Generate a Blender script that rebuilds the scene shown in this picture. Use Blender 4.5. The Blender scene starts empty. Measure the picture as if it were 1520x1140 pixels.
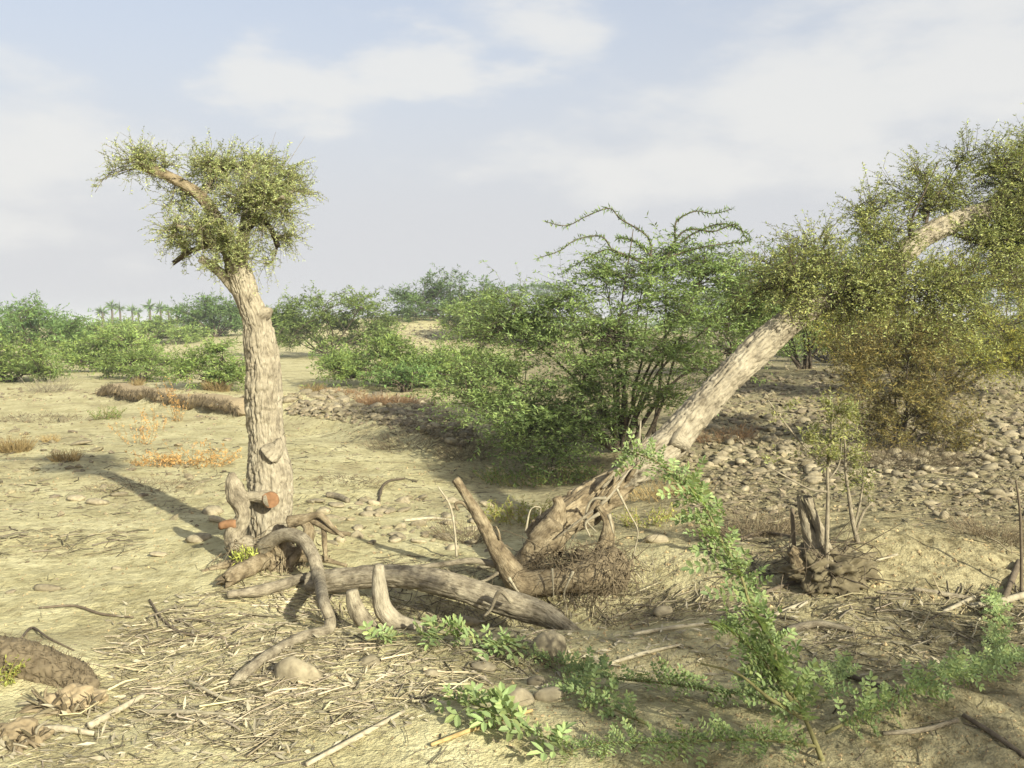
import bpy, math, random
import numpy as np
from mathutils import Vector, Matrix, Quaternion
R = math.radians
rng = np.random.default_rng(7)
scene = bpy.context.scene
col = scene.collection

# ---------------------------------------------------------------- camera, sky, sun, exposure
FPX, PITCH, CAMH = 1350.0, math.atan(92 / 1350.0), 1.5
cam_d = bpy.data.cameras.new('camera'); cam = bpy.data.objects.new('camera', cam_d); col.objects.link(cam)
cam_d.sensor_width = 36.0; cam_d.lens = 36.0 * FPX / 1520.0; cam_d.clip_start = 0.05; cam_d.clip_end = 20000
cam.location = (0, 0, CAMH); cam.rotation_euler = (math.pi / 2 - PITCH, 0, 0)
scene.camera = cam

SUN_EL, SUN_AZ = R(25), R(143)          # azimuth clockwise from +Y (forward): behind and to the right
to_sun = Vector((math.sin(SUN_AZ) * math.cos(SUN_EL), math.cos(SUN_AZ) * math.cos(SUN_EL), math.sin(SUN_EL)))
sd = bpy.data.lights.new('sun', 'SUN'); sd.energy = 3.2; sd.angle = R(0.9); sd.color = (1.0, 0.97, 0.82)
so = bpy.data.objects.new('sun', sd); col.objects.link(so)
so.rotation_euler = to_sun.to_track_quat('Z', 'Y').to_euler(); so.location = to_sun * 60

world = bpy.data.worlds.new('World'); scene.world = world; world.use_nodes = True
wn, wl = world.node_tree.nodes, world.node_tree.links
wn.clear()
def N(nodes, t, **kw):
    n = nodes.new(t)
    for k, v in kw.items():
        if k == 'ins':
            for a, b in v.items(): n.inputs[a].default_value = b
        else: setattr(n, k, v)
    return n
sky = N(wn, 'ShaderNodeTexSky', sky_type='NISHITA', sun_disc=False, sun_elevation=SUN_EL, sun_rotation=SUN_AZ,
        air_density=1.0, dust_density=3.0, ozone_density=1.2)
tc = N(wn, 'ShaderNodeTexCoord')
nz1 = N(wn, 'ShaderNodeTexNoise', ins={'Scale': 2.6, 'Detail': 7.0, 'Roughness': .52})
mp = N(wn, 'ShaderNodeMapping'); mp.inputs['Scale'].default_value = (1.0, 1.0, 2.6); mp.inputs['Location'].default_value = (.35, .1, .2)
wl.new(tc.outputs['Generated'], mp.inputs['Vector']); wl.new(mp.outputs['Vector'], nz1.inputs['Vector'])
nz2 = N(wn, 'ShaderNodeTexNoise', ins={'Scale': 7.5, 'Detail': 8.0, 'Roughness': .55}); wl.new(mp.outputs['Vector'], nz2.inputs['Vector'])
def vm(op, a, b=None):
    n = N(wn, 'ShaderNodeVectorMath', operation=op)
    for i, v in enumerate((a, b)):
        if v is None: continue
        if isinstance(v, tuple): n.inputs[i].default_value = v
        else: wl.new(v, n.inputs[i])
    return n
def mt(op, a, b=None, c=None, clamp=False):
    n = N(wn, 'ShaderNodeMath', operation=op, use_clamp=clamp)
    for i, v in enumerate((a, b, c)):
        if v is None: continue
        if isinstance(v, (int, float)): n.inputs[i].default_value = v
        else: wl.new(v, n.inputs[i])
    return n.outputs[0]
def px_dir(px, py):
    u, v = (px - 760) / FPX, -(py - 570) / FPX
    return Vector((u, math.cos(PITCH) + math.sin(PITCH) * v, -math.sin(PITCH) + math.cos(PITCH) * v))
def cloud(px, py, w, h, edge):
    """a soft heap of cloud in one direction of the sky, edge broken by noise"""
    d = px_dir(px, py).normalized()
    s = vm('SUBTRACT', tc.outputs['Generated'], tuple(d)); s = vm('MULTIPLY', s.outputs[0], (FPX / w, FPX / w, FPX / h))
    ln = vm('LENGTH', s.outputs[0]).outputs['Value']
    k = mt('ADD', ln, mt('ADD', mt('MULTIPLY', mt('SUBTRACT', nz2.outputs['Fac'], .5), -2.6), mt('MULTIPLY', mt('SUBTRACT', nz1.outputs['Fac'], .5), -2.0)))
    mr = N(wn, 'ShaderNodeMapRange', interpolation_type='SMOOTHERSTEP', ins={1: 1.25, 2: 1.25 - edge, 3: 0.0, 4: 1.0}); wl.new(k, mr.inputs[0])
    return mr.outputs[0]
sep = N(wn, 'ShaderNodeSeparateXYZ'); wl.new(tc.outputs['Generated'], sep.inputs[0])
veil = N(wn, 'ShaderNodeMapRange', interpolation_type='SMOOTHSTEP', ins={1: .42, 2: .08, 3: .56, 4: .97}); wl.new(sep.outputs['Z'], veil.inputs[0])
big = N(wn, 'ShaderNodeMapRange', interpolation_type='SMOOTHSTEP', ins={1: .44, 2: .70, 3: 0., 4: .75}); wl.new(nz1.outputs['Fac'], big.inputs[0])
mask = mt('MAXIMUM', veil.outputs[0], big.outputs[0]); heap = None
for a in ((430, 122, 200, 70, .9), (620, 105, 190, 62, .9), (800, 40, 120, 60, 1.2), (960, 250, 320, 80, 1.3), (1210, 160, 260, 130, 1.4), (1440, 90, 240, 140, 1.3), (20, 230, 260, 150, 1.4)):
    heap = cloud(*a) if heap is None else mt('MAXIMUM', heap, cloud(*a))
mix = N(wn, 'ShaderNodeMix', data_type='RGBA'); wl.new(mask, mix.inputs[0])
wl.new(sky.outputs[0], mix.inputs[6]); mix.inputs[7].default_value = (3.15, 3.18, 3.3, 1)
mix2 = N(wn, 'ShaderNodeMix', data_type='RGBA'); wl.new(mt('MULTIPLY', heap, .75), mix2.inputs[0]); wl.new(mix.outputs[2], mix2.inputs[6]); mix2.inputs[7].default_value = (3.95, 3.92, 3.8, 1)
bg = N(wn, 'ShaderNodeBackground', ins={'Strength': .075}); wl.new(mix2.outputs[2], bg.inputs['Color'])
wo = N(wn, 'ShaderNodeOutputWorld'); wl.new(bg.outputs[0], wo.inputs['Surface'])
vs = scene.view_settings; vs.view_transform = 'Standard'; vs.look = 'None'; vs.exposure = 1.55; vs.gamma = 1.0; vs.use_curve_mapping = False
scene.cycles.max_bounces = 6; scene.cycles.volume_bounces = 0; scene.cycles.transparent_max_bounces = 8
scene.cycles.use_denoising = True
HAZE = .0011

# ---------------------------------------------------------------- numpy helpers
def hash3(ix, iy, iz, seed):
    h = (ix.astype(np.int64) * 374761393 + iy.astype(np.int64) * 668265263 + iz.astype(np.int64) * 1274126177 + seed * 974711) & 0xFFFFFFFF
    h = ((h ^ (h >> 13)) * 1274126177) & 0xFFFFFFFF
    h = ((h ^ (h >> 16)) * 2246822519) & 0xFFFFFFFF
    return ((h ^ (h >> 15)) & 0xFFFFFF) / float(0xFFFFFF) * 2 - 1
def noise(p, seed=0):
    p = np.asarray(p, float); i = np.floor(p); f = p - i; i = i.astype(np.int64); u = f * f * f * (f * (f * 6 - 15) + 10)
    out = 0
    zs = (0, 1) if p.shape[-1] == 3 else (0,)
    for dx in (0, 1):
        wx = u[..., 0] if dx else 1 - u[..., 0]
        for dy in (0, 1):
            wy = u[..., 1] if dy else 1 - u[..., 1]
            for dz in zs:
                wz = 1 if len(zs) == 1 else (u[..., 2] if dz else 1 - u[..., 2])
                zz = i[..., 2] + dz if len(zs) == 2 else np.zeros_like(i[..., 0])
                out = out + wx * wy * wz * hash3(i[..., 0] + dx, i[..., 1] + dy, zz, seed)
    return out
def sstep(a, b, x):
    t = np.clip((x - a) / (b - a), 0, 1); return t * t * (3 - 2 * t)
def nrm(v): return v / np.maximum(np.linalg.norm(v, axis=-1, keepdims=True), 1e-9)
CP, SP = math.cos(PITCH), math.sin(PITCH)
def ray(px, py):
    """direction through a pixel, scaled so that its forward part is 1"""
    px, py = np.asarray(px, float), np.asarray(py, float)
    u, v = (px - 760) / FPX, -(py - 570) / FPX
    fy, fz = CP + SP * v, -SP + CP * v
    return np.stack([u / fy, np.ones_like(fy), fz / fy], -1)
def P(px, py, d): return ray(px, py) * np.asarray(d, float)[..., None] + np.array([0, 0, CAMH])
def flat(px, py):
    r = ray(px, py); return (r * (-CAMH / r[..., 2])[..., None])[..., :2]

# ---------------------------------------------------------------- terrain
GS = []      # gaussian swells and hollows: centre, amplitude, radii
for px, py, a, rx, ry in ((1275, 850, .20, .85, .55), (1500, 820, .10, .9, .9), (830, 885, -.20, .75, .30), (640, 895, -.10, .8, .25), (760, 690, -.16, 1.3, 1.3),
                          (395, 815, .07, .45, .35), (1350, 1060, .07, .6, .35), (30, 985, .07, .35, .22), (900, 985, -.05, .7, .12), (980, 830, .06, .4, .3),
                          (700, 1080, .03, .7, .2)):
    c = flat(px, py); GS.append((c[0], c[1], a, rx, ry))
GS += [(-6.5, 56, 1.55, 9, 10), (9, 60, .9, 14, 12), (-30, 70, .7, 20, 14), (6.5, 19, .55, 5, 6)]
B0, B1 = np.array([-8.3, 18.6]), np.array([-4.3, 14.7])     # the eroded bank's edge
BT = (B1 - B0) / np.linalg.norm(B1 - B0); BN = np.array([-BT[1], BT[0]]); BL = np.linalg.norm(B1 - B0)
if BN[1] < 0: BN = -BN
def bank(x, y):
    qx, qy = x - B0[0], y - B0[1]
    t = qx * BT[0] + qy * BT[1]; s = qx * BN[0] + qy * BN[1]
    s = s + .12 * noise(np.stack([t * .9, t * 0 + 3.3], -1), 5)
    return .27 * sstep(-.10, .16, s) * np.exp(-np.maximum(s, 0) / 7) * sstep(-1.2, .6, t) * (1 - sstep(BL - .5, BL + 1.0, t))
C0, C1 = np.array([-4.6, 14.9]), np.array([-.4, 10.4]); CT = (C1 - C0) / np.linalg.norm(C1 - C0); CN = np.array([-CT[1], CT[0]]); CL = np.linalg.norm(C1 - C0)
if CN[1] < 0: CN = -CN
def stony_bank(x, y):
    qx, qy = x - C0[0], y - C0[1]; t = qx * CT[0] + qy * CT[1]; s = qx * CN[0] + qy * CN[1] + .3 * noise(np.stack([t * .7, t * 0 + 8.1], -1), 15)
    return .30 * sstep(-.35, .5, s) * np.exp(-np.maximum(s, 0) / 4.5) * sstep(-.8, .8, t) * (1 - sstep(CL - 1.5, CL + .8, t))
def height(x, y, fine=True):
    p = np.stack([x, y], -1); r = np.hypot(x, y)
    h = .10 * noise(p / 7.3, 1) * sstep(6, 14, r) + .05 * noise(p / 2.1, 2) * sstep(3, 8, r) + .030 * noise(p / .8, 3)
    h += .5 * noise(p / 31., 8) * sstep(30, 90, r) + .8 * noise(p / 170., 9) * sstep(120, 500, r)
    for cx, cy, a, rx, ry in GS: h = h + a * np.exp(-((x - cx) / rx) ** 2 - ((y - cy) / ry) ** 2)
    h += bank(x, y) + stony_bank(x, y)
    if fine:
        nf = 1 - sstep(18, 60, r)
        rough = .55 + .9 * sstep(.2, 1.6, x + .25 * noise(p / .9, 21))
        n1 = noise(p / .28, 4); n2 = noise(p / .11, 6); n3 = noise(p / .05, 7)
        h += nf * rough * (.014 * n1 + .0085 * n2 * (1 + n1) + .005 * n3)
    return h
def hfast(x, y):
    ix = np.clip(np.searchsorted(gx, x) - 1, 0, len(gx) - 2); iy = np.clip(np.searchsorted(gy, y) - 1, 0, len(gy) - 2)
    u = (x - gx[ix]) / (gx[ix + 1] - gx[ix]); v = (y - gy[iy]) / (gy[iy + 1] - gy[iy])
    return (Z[iy, ix] * (1 - u) + Z[iy, ix + 1] * u) * (1 - v) + (Z[iy + 1, ix] * (1 - u) + Z[iy + 1, ix + 1] * u) * v
def G(px, py, fine=True):
    px, py = np.atleast_1d(np.asarray(px, float)), np.atleast_1d(np.asarray(py, float))
    ds = np.geomspace(1.6, 400, 260); r = ray(px, py)
    lo = np.full(px.shape, ds[0]); hi = np.full(px.shape, ds[-1]); done = np.zeros(px.shape, bool)
    prev = np.full(px.shape, ds[0])
    for d in ds[1:]:
        z = r[:, 2] * d + CAMH; below = (z < hfast(r[:, 0] * d, np.full(px.shape, d))) & ~done
        lo[below] = prev[below]; hi[below] = d; done |= below; prev[:] = d
    for _ in range(14):
        m = (lo + hi) / 2; b = r[:, 2] * m + CAMH < hfast(r[:, 0] * m, m); hi = np.where(b, m, hi); lo = np.where(b, lo, m)
    X, Y = r[:, 0] * hi, hi
    return np.stack([X, Y, hfast(X, Y)], -1)
def g1(px, py): return G(px, py)[0]

# ---------------------------------------------------------------- mesh / object helpers
class MB:
    def __init__(s): s.V, s.F3, s.F4, s.C, s.Gv, s.n = [], [], [], [], [], 0
    def add(s, V, F, c=None, gv=None):
        V = np.asarray(V, float).reshape(-1, 3)
        for f in (F if isinstance(F, list) else [F]):
            f = np.asarray(f, np.int64)
            if len(f): (s.F3 if f.shape[1] == 3 else s.F4).append(f + s.n)
        if c is None: c = np.ones((len(V), 3))
        c = np.asarray(c, float)
        if c.ndim == 1: c = np.tile(c, (len(V), 1))
        s.V.append(V); s.C.append(c); s.Gv.append(V * 1. if gv is None else gv); s.n += len(V); return s
    def arrays(s):
        return (np.concatenate(s.V), np.concatenate(s.F3) if s.F3 else np.zeros((0, 3), int), np.concatenate(s.F4) if s.F4 else np.zeros((0, 4), int), np.concatenate(s.C))
def mesh_of(name, mb, mat, origin=(0, 0, 0), smooth=True):
    V, F3, F4, C = mb.arrays(); V = V - np.asarray(origin, float)
    me = bpy.data.meshes.new(name); me.vertices.add(len(V)); me.vertices.foreach_set('co', V.astype(np.float32).ravel())
    nl = len(F3) * 3 + len(F4) * 4; me.loops.add(nl); me.polygons.add(len(F3) + len(F4))
    me.loops.foreach_set('vertex_index', np.concatenate([F3.ravel(), F4.ravel()]).astype(np.int32))
    st = np.concatenate([np.arange(len(F3)) * 3, len(F3) * 3 + np.arange(len(F4)) * 4]).astype(np.int32)
    me.polygons.foreach_set('loop_start', st)
    me.polygons.foreach_set('use_smooth', np.full(len(st), smooth))
    ca = me.color_attributes.new('Col', 'FLOAT_COLOR', 'POINT')
    ca.data.foreach_set('color', np.concatenate([C, np.ones((len(C), 1))], 1).astype(np.float32).ravel())
    if mat and mat.get('grain'):
        ga = me.attributes.new('gv', 'FLOAT_VECTOR', 'POINT'); ga.data.foreach_set('vector', np.concatenate(mb.Gv).astype(np.float32).ravel())
    me.update(); me.validate()
    if mat: me.materials.append(mat)
    return me
def tag(o, label=None, cat=None, group=None, kind=None):
    for k, v in (('label', label), ('category', cat), ('group', group), ('kind', kind)):
        if v: o[k] = v
    return o
def link(name, me, parent=None, loc=(0, 0, 0), rot=None, scale=None):
    o = bpy.data.objects.new(name, me); col.objects.link(o); o.location = loc
    if rot is not None: o.rotation_euler = rot
    if scale is not None: o.scale = scale
    if parent: o.parent = parent
    return o
def thing(name, label, cat, loc, group=None):
    o = link(name, None, None, tuple(loc)); o.empty_display_size = .1
    return tag(o, label, cat, group)
def part(name, mb, mat, parent, kind=None, smooth=True, label=None):
    org = np.array(parent.location)
    if parent.parent: org = org + np.array(parent.parent.location)
    return tag(link(name, mesh_of(name, mb, mat, org, smooth), parent), label=label, kind=kind)
def single(name, mb, mat, origin, label=None, cat=None, group=None, kind=None, smooth=True):
    return tag(link(name, mesh_of(name, mb, mat, origin, smooth), None, tuple(origin)), label, cat, group, kind)

# ---------------------------------------------------------------- materials
def new_mat(name):
    m = bpy.data.materials.new(name); m.use_nodes = True; nt = m.node_tree; nt.nodes.clear()
    return m, nt.nodes, nt.links, N(nt.nodes, 'ShaderNodeOutputMaterial')
def ramp(nodes, links, src, stops):
    r = N(nodes, 'ShaderNodeValToRGB'); e = r.color_ramp.elements
    while len(e) < len(stops): e.new(.5)
    for k, (p, c) in zip(e, stops): k.position = p; k.color = (*c, 1)
    links.new(src, r.inputs[0]); return r.outputs[0]
def mul(nodes, links, a, b, f=1.0, mode='MULTIPLY'):
    m = N(nodes, 'ShaderNodeMix', data_type='RGBA', blend_type=mode); m.inputs[0].default_value = f
    for s, v in ((6, a), (7, b)):
        if isinstance(v, tuple): m.inputs[s].default_value = (*v, 1)
        else: links.new(v, m.inputs[s])
    return m.outputs[2]
def mixf(nodes, links, fac, a, b):
    m = N(nodes, 'ShaderNodeMix', data_type='RGBA')
    links.new(fac, m.inputs[0])
    for s, v in ((6, a), (7, b)):
        if isinstance(v, tuple): m.inputs[s].default_value = (*v, 1)
        else: links.new(v, m.inputs[s])
    return m.outputs[2]
def leaf_mat(name, rgb, trans=.32, rough=.55):
    m, n, l, out = new_mat(name)
    at = N(n, 'ShaderNodeAttribute', attribute_name='Col'); oi = N(n, 'ShaderNodeObjectInfo')
    c = mul(n, l, at.outputs['Color'], rgb)
    hs = N(n, 'ShaderNodeHueSaturation'); l.new(c, hs.inputs['Color'])
    mr = N(n, 'ShaderNodeMapRange', ins={3: .82, 4: 1.18}); l.new(oi.outputs['Random'], mr.inputs[0]); l.new(mr.outputs[0], hs.inputs['Value'])
    b = N(n, 'ShaderNodeBsdfPrincipled', ins={'Roughness': rough, 'Specular IOR Level': .25}); l.new(hs.outputs[0], b.inputs['Base Color'])
    t = N(n, 'ShaderNodeBsdfTranslucent'); c2 = mul(n, l, hs.outputs[0], (1.1, 1.2, .65)); l.new(c2, t.inputs['Color'])
    x = N(n, 'ShaderNodeMixShader', ins={0: trans}); l.new(b.outputs[0], x.inputs[1]); l.new(t.outputs[0], x.inputs[2]); l.new(x.outputs[0], out.inputs[0])
    return m
def wood_mat(name, dark, mid, light, scale=14., bump=.5, stretch=.25, rough=.9):
    m, n, l, out = new_mat(name)
    m['grain'] = 1
    t = N(n, 'ShaderNodeTexCoord'); at = N(n, 'ShaderNodeAttribute', attribute_name='Col'); gv = N(n, 'ShaderNodeAttribute', attribute_name='gv')
    n1 = N(n, 'ShaderNodeTexNoise', ins={'Scale': scale, 'Detail': 6., 'Roughness': .62}); n2 = N(n, 'ShaderNodeTexNoise', ins={'Scale': scale * 9, 'Detail': 6., 'Roughness': .68})
    l.new(t.outputs['Object'], n1.inputs['Vector']); l.new(gv.outputs['Vector'], n2.inputs['Vector'])
    c = ramp(n, l, n1.outputs['Fac'], [(.30, dark), (.47, mid), (.66, light)])
    c = mul(n, l, c, ramp(n, l, n2.outputs['Fac'], [(.34, (.42, .40, .37)), (.46, (.88, .87, .85)), (.62, (1.12, 1.12, 1.1))]), .85)
    c = mul(n, l, c, at.outputs['Color'])
    b = N(n, 'ShaderNodeBsdfPrincipled', ins={'Roughness': rough, 'Specular IOR Level': .15}); l.new(c, b.inputs['Base Color'])
    bp = N(n, 'ShaderNodeBump', ins={'Strength': bump, 'Distance': .02}); l.new(n2.outputs['Fac'], bp.inputs['Height']); l.new(bp.outputs[0], b.inputs['Normal'])
    l.new(b.outputs[0], out.inputs[0]); return m
def plain_mat(name, rgb, rough=.9, var=.25):
    m, n, l, out = new_mat(name)
    at = N(n, 'ShaderNodeAttribute', attribute_name='Col'); oi = N(n, 'ShaderNodeObjectInfo'); g = N(n, 'ShaderNodeNewGeometry')
    nz = N(n, 'ShaderNodeTexNoise', ins={'Scale': 35., 'Detail': 4.}); l.new(g.outputs['Position'], nz.inputs['Vector'])
    c = mul(n, l, at.outputs['Color'], rgb)
    c = mul(n, l, c, ramp(n, l, nz.outputs['Fac'], [(.3, (.7, .68, .66)), (.65, (1.12, 1.12, 1.1))]))
    mr = N(n, 'ShaderNodeMapRange', ins={3: 1 - var, 4: 1 + var}); l.new(oi.outputs['Random'], mr.inputs[0])
    hs = N(n, 'ShaderNodeHueSaturation'); l.new(c, hs.inputs['Color']); l.new(mr.outputs[0], hs.inputs['Value'])
    b = N(n, 'ShaderNodeBsdfPrincipled', ins={'Roughness': rough, 'Specular IOR Level': .15}); l.new(hs.outputs[0], b.inputs['Base Color'])
    bp = N(n, 'ShaderNodeBump', ins={'Strength': .3, 'Distance': .01}); l.new(nz.outputs['Fac'], bp.inputs['Height']); l.new(bp.outputs[0], b.inputs['Normal'])
    l.new(b.outputs[0], out.inputs[0]); return m
def ground_mat():
    m, n, l, out = new_mat('dry_silt')
    g = N(n, 'ShaderNodeNewGeometry'); pos = g.outputs['Position']
    def nz(s, d=6., r=.6, **k):
        t = N(n, 'ShaderNodeTexNoise', ins={'Scale': s, 'Detail': d, 'Roughness': r}); l.new(pos, t.inputs['Vector']); return t.outputs['Fac']
    big, mid, fine, grit = nz(.35, 5), nz(2.2, 6), nz(16, 6, .65), nz(95, 3, .6)
    c = ramp(n, l, mid, [(.30, (.34, .30, .155)), (.48, (.45, .405, .22)), (.66, (.53, .485, .28))])
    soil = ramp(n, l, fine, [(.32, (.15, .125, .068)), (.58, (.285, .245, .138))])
    pt = N(n, 'ShaderNodeMapRange', interpolation_type='SMOOTHSTEP', ins={1: .50, 2: .66, 3: 0., 4: .62}); l.new(nz(.85, 7, .68), pt.inputs[0]); c = mixf(n, l, pt.outputs[0], c, (.28, .235, .13))
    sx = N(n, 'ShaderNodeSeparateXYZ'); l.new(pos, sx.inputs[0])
    ad = N(n, 'ShaderNodeMath', operation='MULTIPLY_ADD', ins={1: .16, 2: .05}); l.new(sx.outputs['X'], ad.inputs[0])  # darker, browner ground tone grows towards the right, broken up by noise
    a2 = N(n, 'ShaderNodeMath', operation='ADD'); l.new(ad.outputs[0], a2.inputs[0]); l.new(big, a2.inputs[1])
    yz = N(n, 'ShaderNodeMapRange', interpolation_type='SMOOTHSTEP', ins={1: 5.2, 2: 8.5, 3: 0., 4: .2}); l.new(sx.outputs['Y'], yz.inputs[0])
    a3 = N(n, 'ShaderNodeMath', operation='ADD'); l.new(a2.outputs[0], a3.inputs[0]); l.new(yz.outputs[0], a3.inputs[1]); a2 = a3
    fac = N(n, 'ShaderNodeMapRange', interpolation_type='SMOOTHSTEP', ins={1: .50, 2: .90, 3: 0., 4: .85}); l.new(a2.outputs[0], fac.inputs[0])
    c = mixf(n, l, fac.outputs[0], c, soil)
    c = mul(n, l, c, ramp(n, l, fine, [(.33, (.58, .55, .49)), (.50, (1.0, .99, .97)), (.66, (1.12, 1.12, 1.12))]), .9)
    sp = N(n, 'ShaderNodeMapRange', ins={1: .66, 2: .72}); l.new(grit, sp.inputs[0])
    c = mixf(n, l, sp.outputs[0], c, (.16, .125, .075))
    b = N(n, 'ShaderNodeBsdfPrincipled', ins={'Roughness': .95, 'Specular IOR Level': .1}); l.new(c, b.inputs['Base Color'])
    v = N(n, 'ShaderNodeTexVoronoi', ins={'Scale': 38.}); l.new(pos, v.inputs['Vector'])
    h = N(n, 'ShaderNodeMath', operation='MULTIPLY_ADD', ins={1: .5}); l.new(grit, h.inputs[0]); l.new(fine, h.inputs[2])
    h2 = N(n, 'ShaderNodeMath', operation='MULTIPLY_ADD', ins={1: -.25}); l.new(v.outputs['Distance'], h2.inputs[0]); l.new(h.outputs[0], h2.inputs[2])
    bp = N(n, 'ShaderNodeBump', ins={'Strength': .75, 'Distance': .03}); l.new(h2.outputs[0], bp.inputs['Height']); l.new(bp.outputs[0], b.inputs['Normal'])
    l.new(b.outputs[0], out.inputs[0]); return m
M = dict(
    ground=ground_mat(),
    bark=wood_mat('pale_bark', (.15, .125, .085), (.29, .25, .175), (.37, .325, .235), 9, .6),
    darkbark=wood_mat('dark_bark', (.045, .036, .026), (.085, .068, .048), (.14, .11, .075), 14, .6),
    grey=wood_mat('weathered_wood', (.10, .082, .055), (.225, .19, .13), (.34, .295, .205), 16, .5),
    root=wood_mat('root_wood', (.075, .055, .033), (.20, .155, .092), (.33, .27, .17), 15, .6),
    cut=plain_mat('cut_wood', (.23, .125, .062), .8, .05),
    litter=plain_mat('dead_twigs', (.33, .29, .20)),
    darktwig=plain_mat('dark_twigs', (.12, .095, .065)),
    stone=plain_mat('river_stone', (.27, .23, .15), .9, .3),
    straw=plain_mat('dry_stalks', (.34, .25, .11)),
    fibre=plain_mat('root_fibre', (.19, .15, .092)), soil=plain_mat('dark_clod', (.18, .15, .09)),
    earth=plain_mat('bank_earth', (.30, .235, .14), .95),
    leaf_p=leaf_mat('pollard_leaves', (.28, .335, .15)),
    leaf_l=leaf_mat('leaning_leaves', (.33, .39, .155)),
    leaf_a=leaf_mat('acacia_leaves', (.20, .285, .10)),
    leaf_y=leaf_mat('yellow_green_leaves', (.30, .34, .085)),
    leaf_b=leaf_mat('tamarisk_sprays', (.18, .18, .075)),
    leaf_s=leaf_mat('shrub_leaves', (.165, .24, .075)),
    leaf_d=leaf_mat('dark_shrub_leaves', (.115, .195, .068)),
    leaf_f=leaf_mat('sprig_leaves', (.255, .34, .15), .35),
    stemwood=plain_mat('green_brown_stem', (.19, .175, .075)),
    orange=leaf_mat('orange_weed', (.44, .28, .11), .25),
    red=leaf_mat('rust_grass', (.30, .185, .095), .25),
    sap=leaf_mat('sapling_leaves', (.21, .235, .09)),
)

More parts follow.
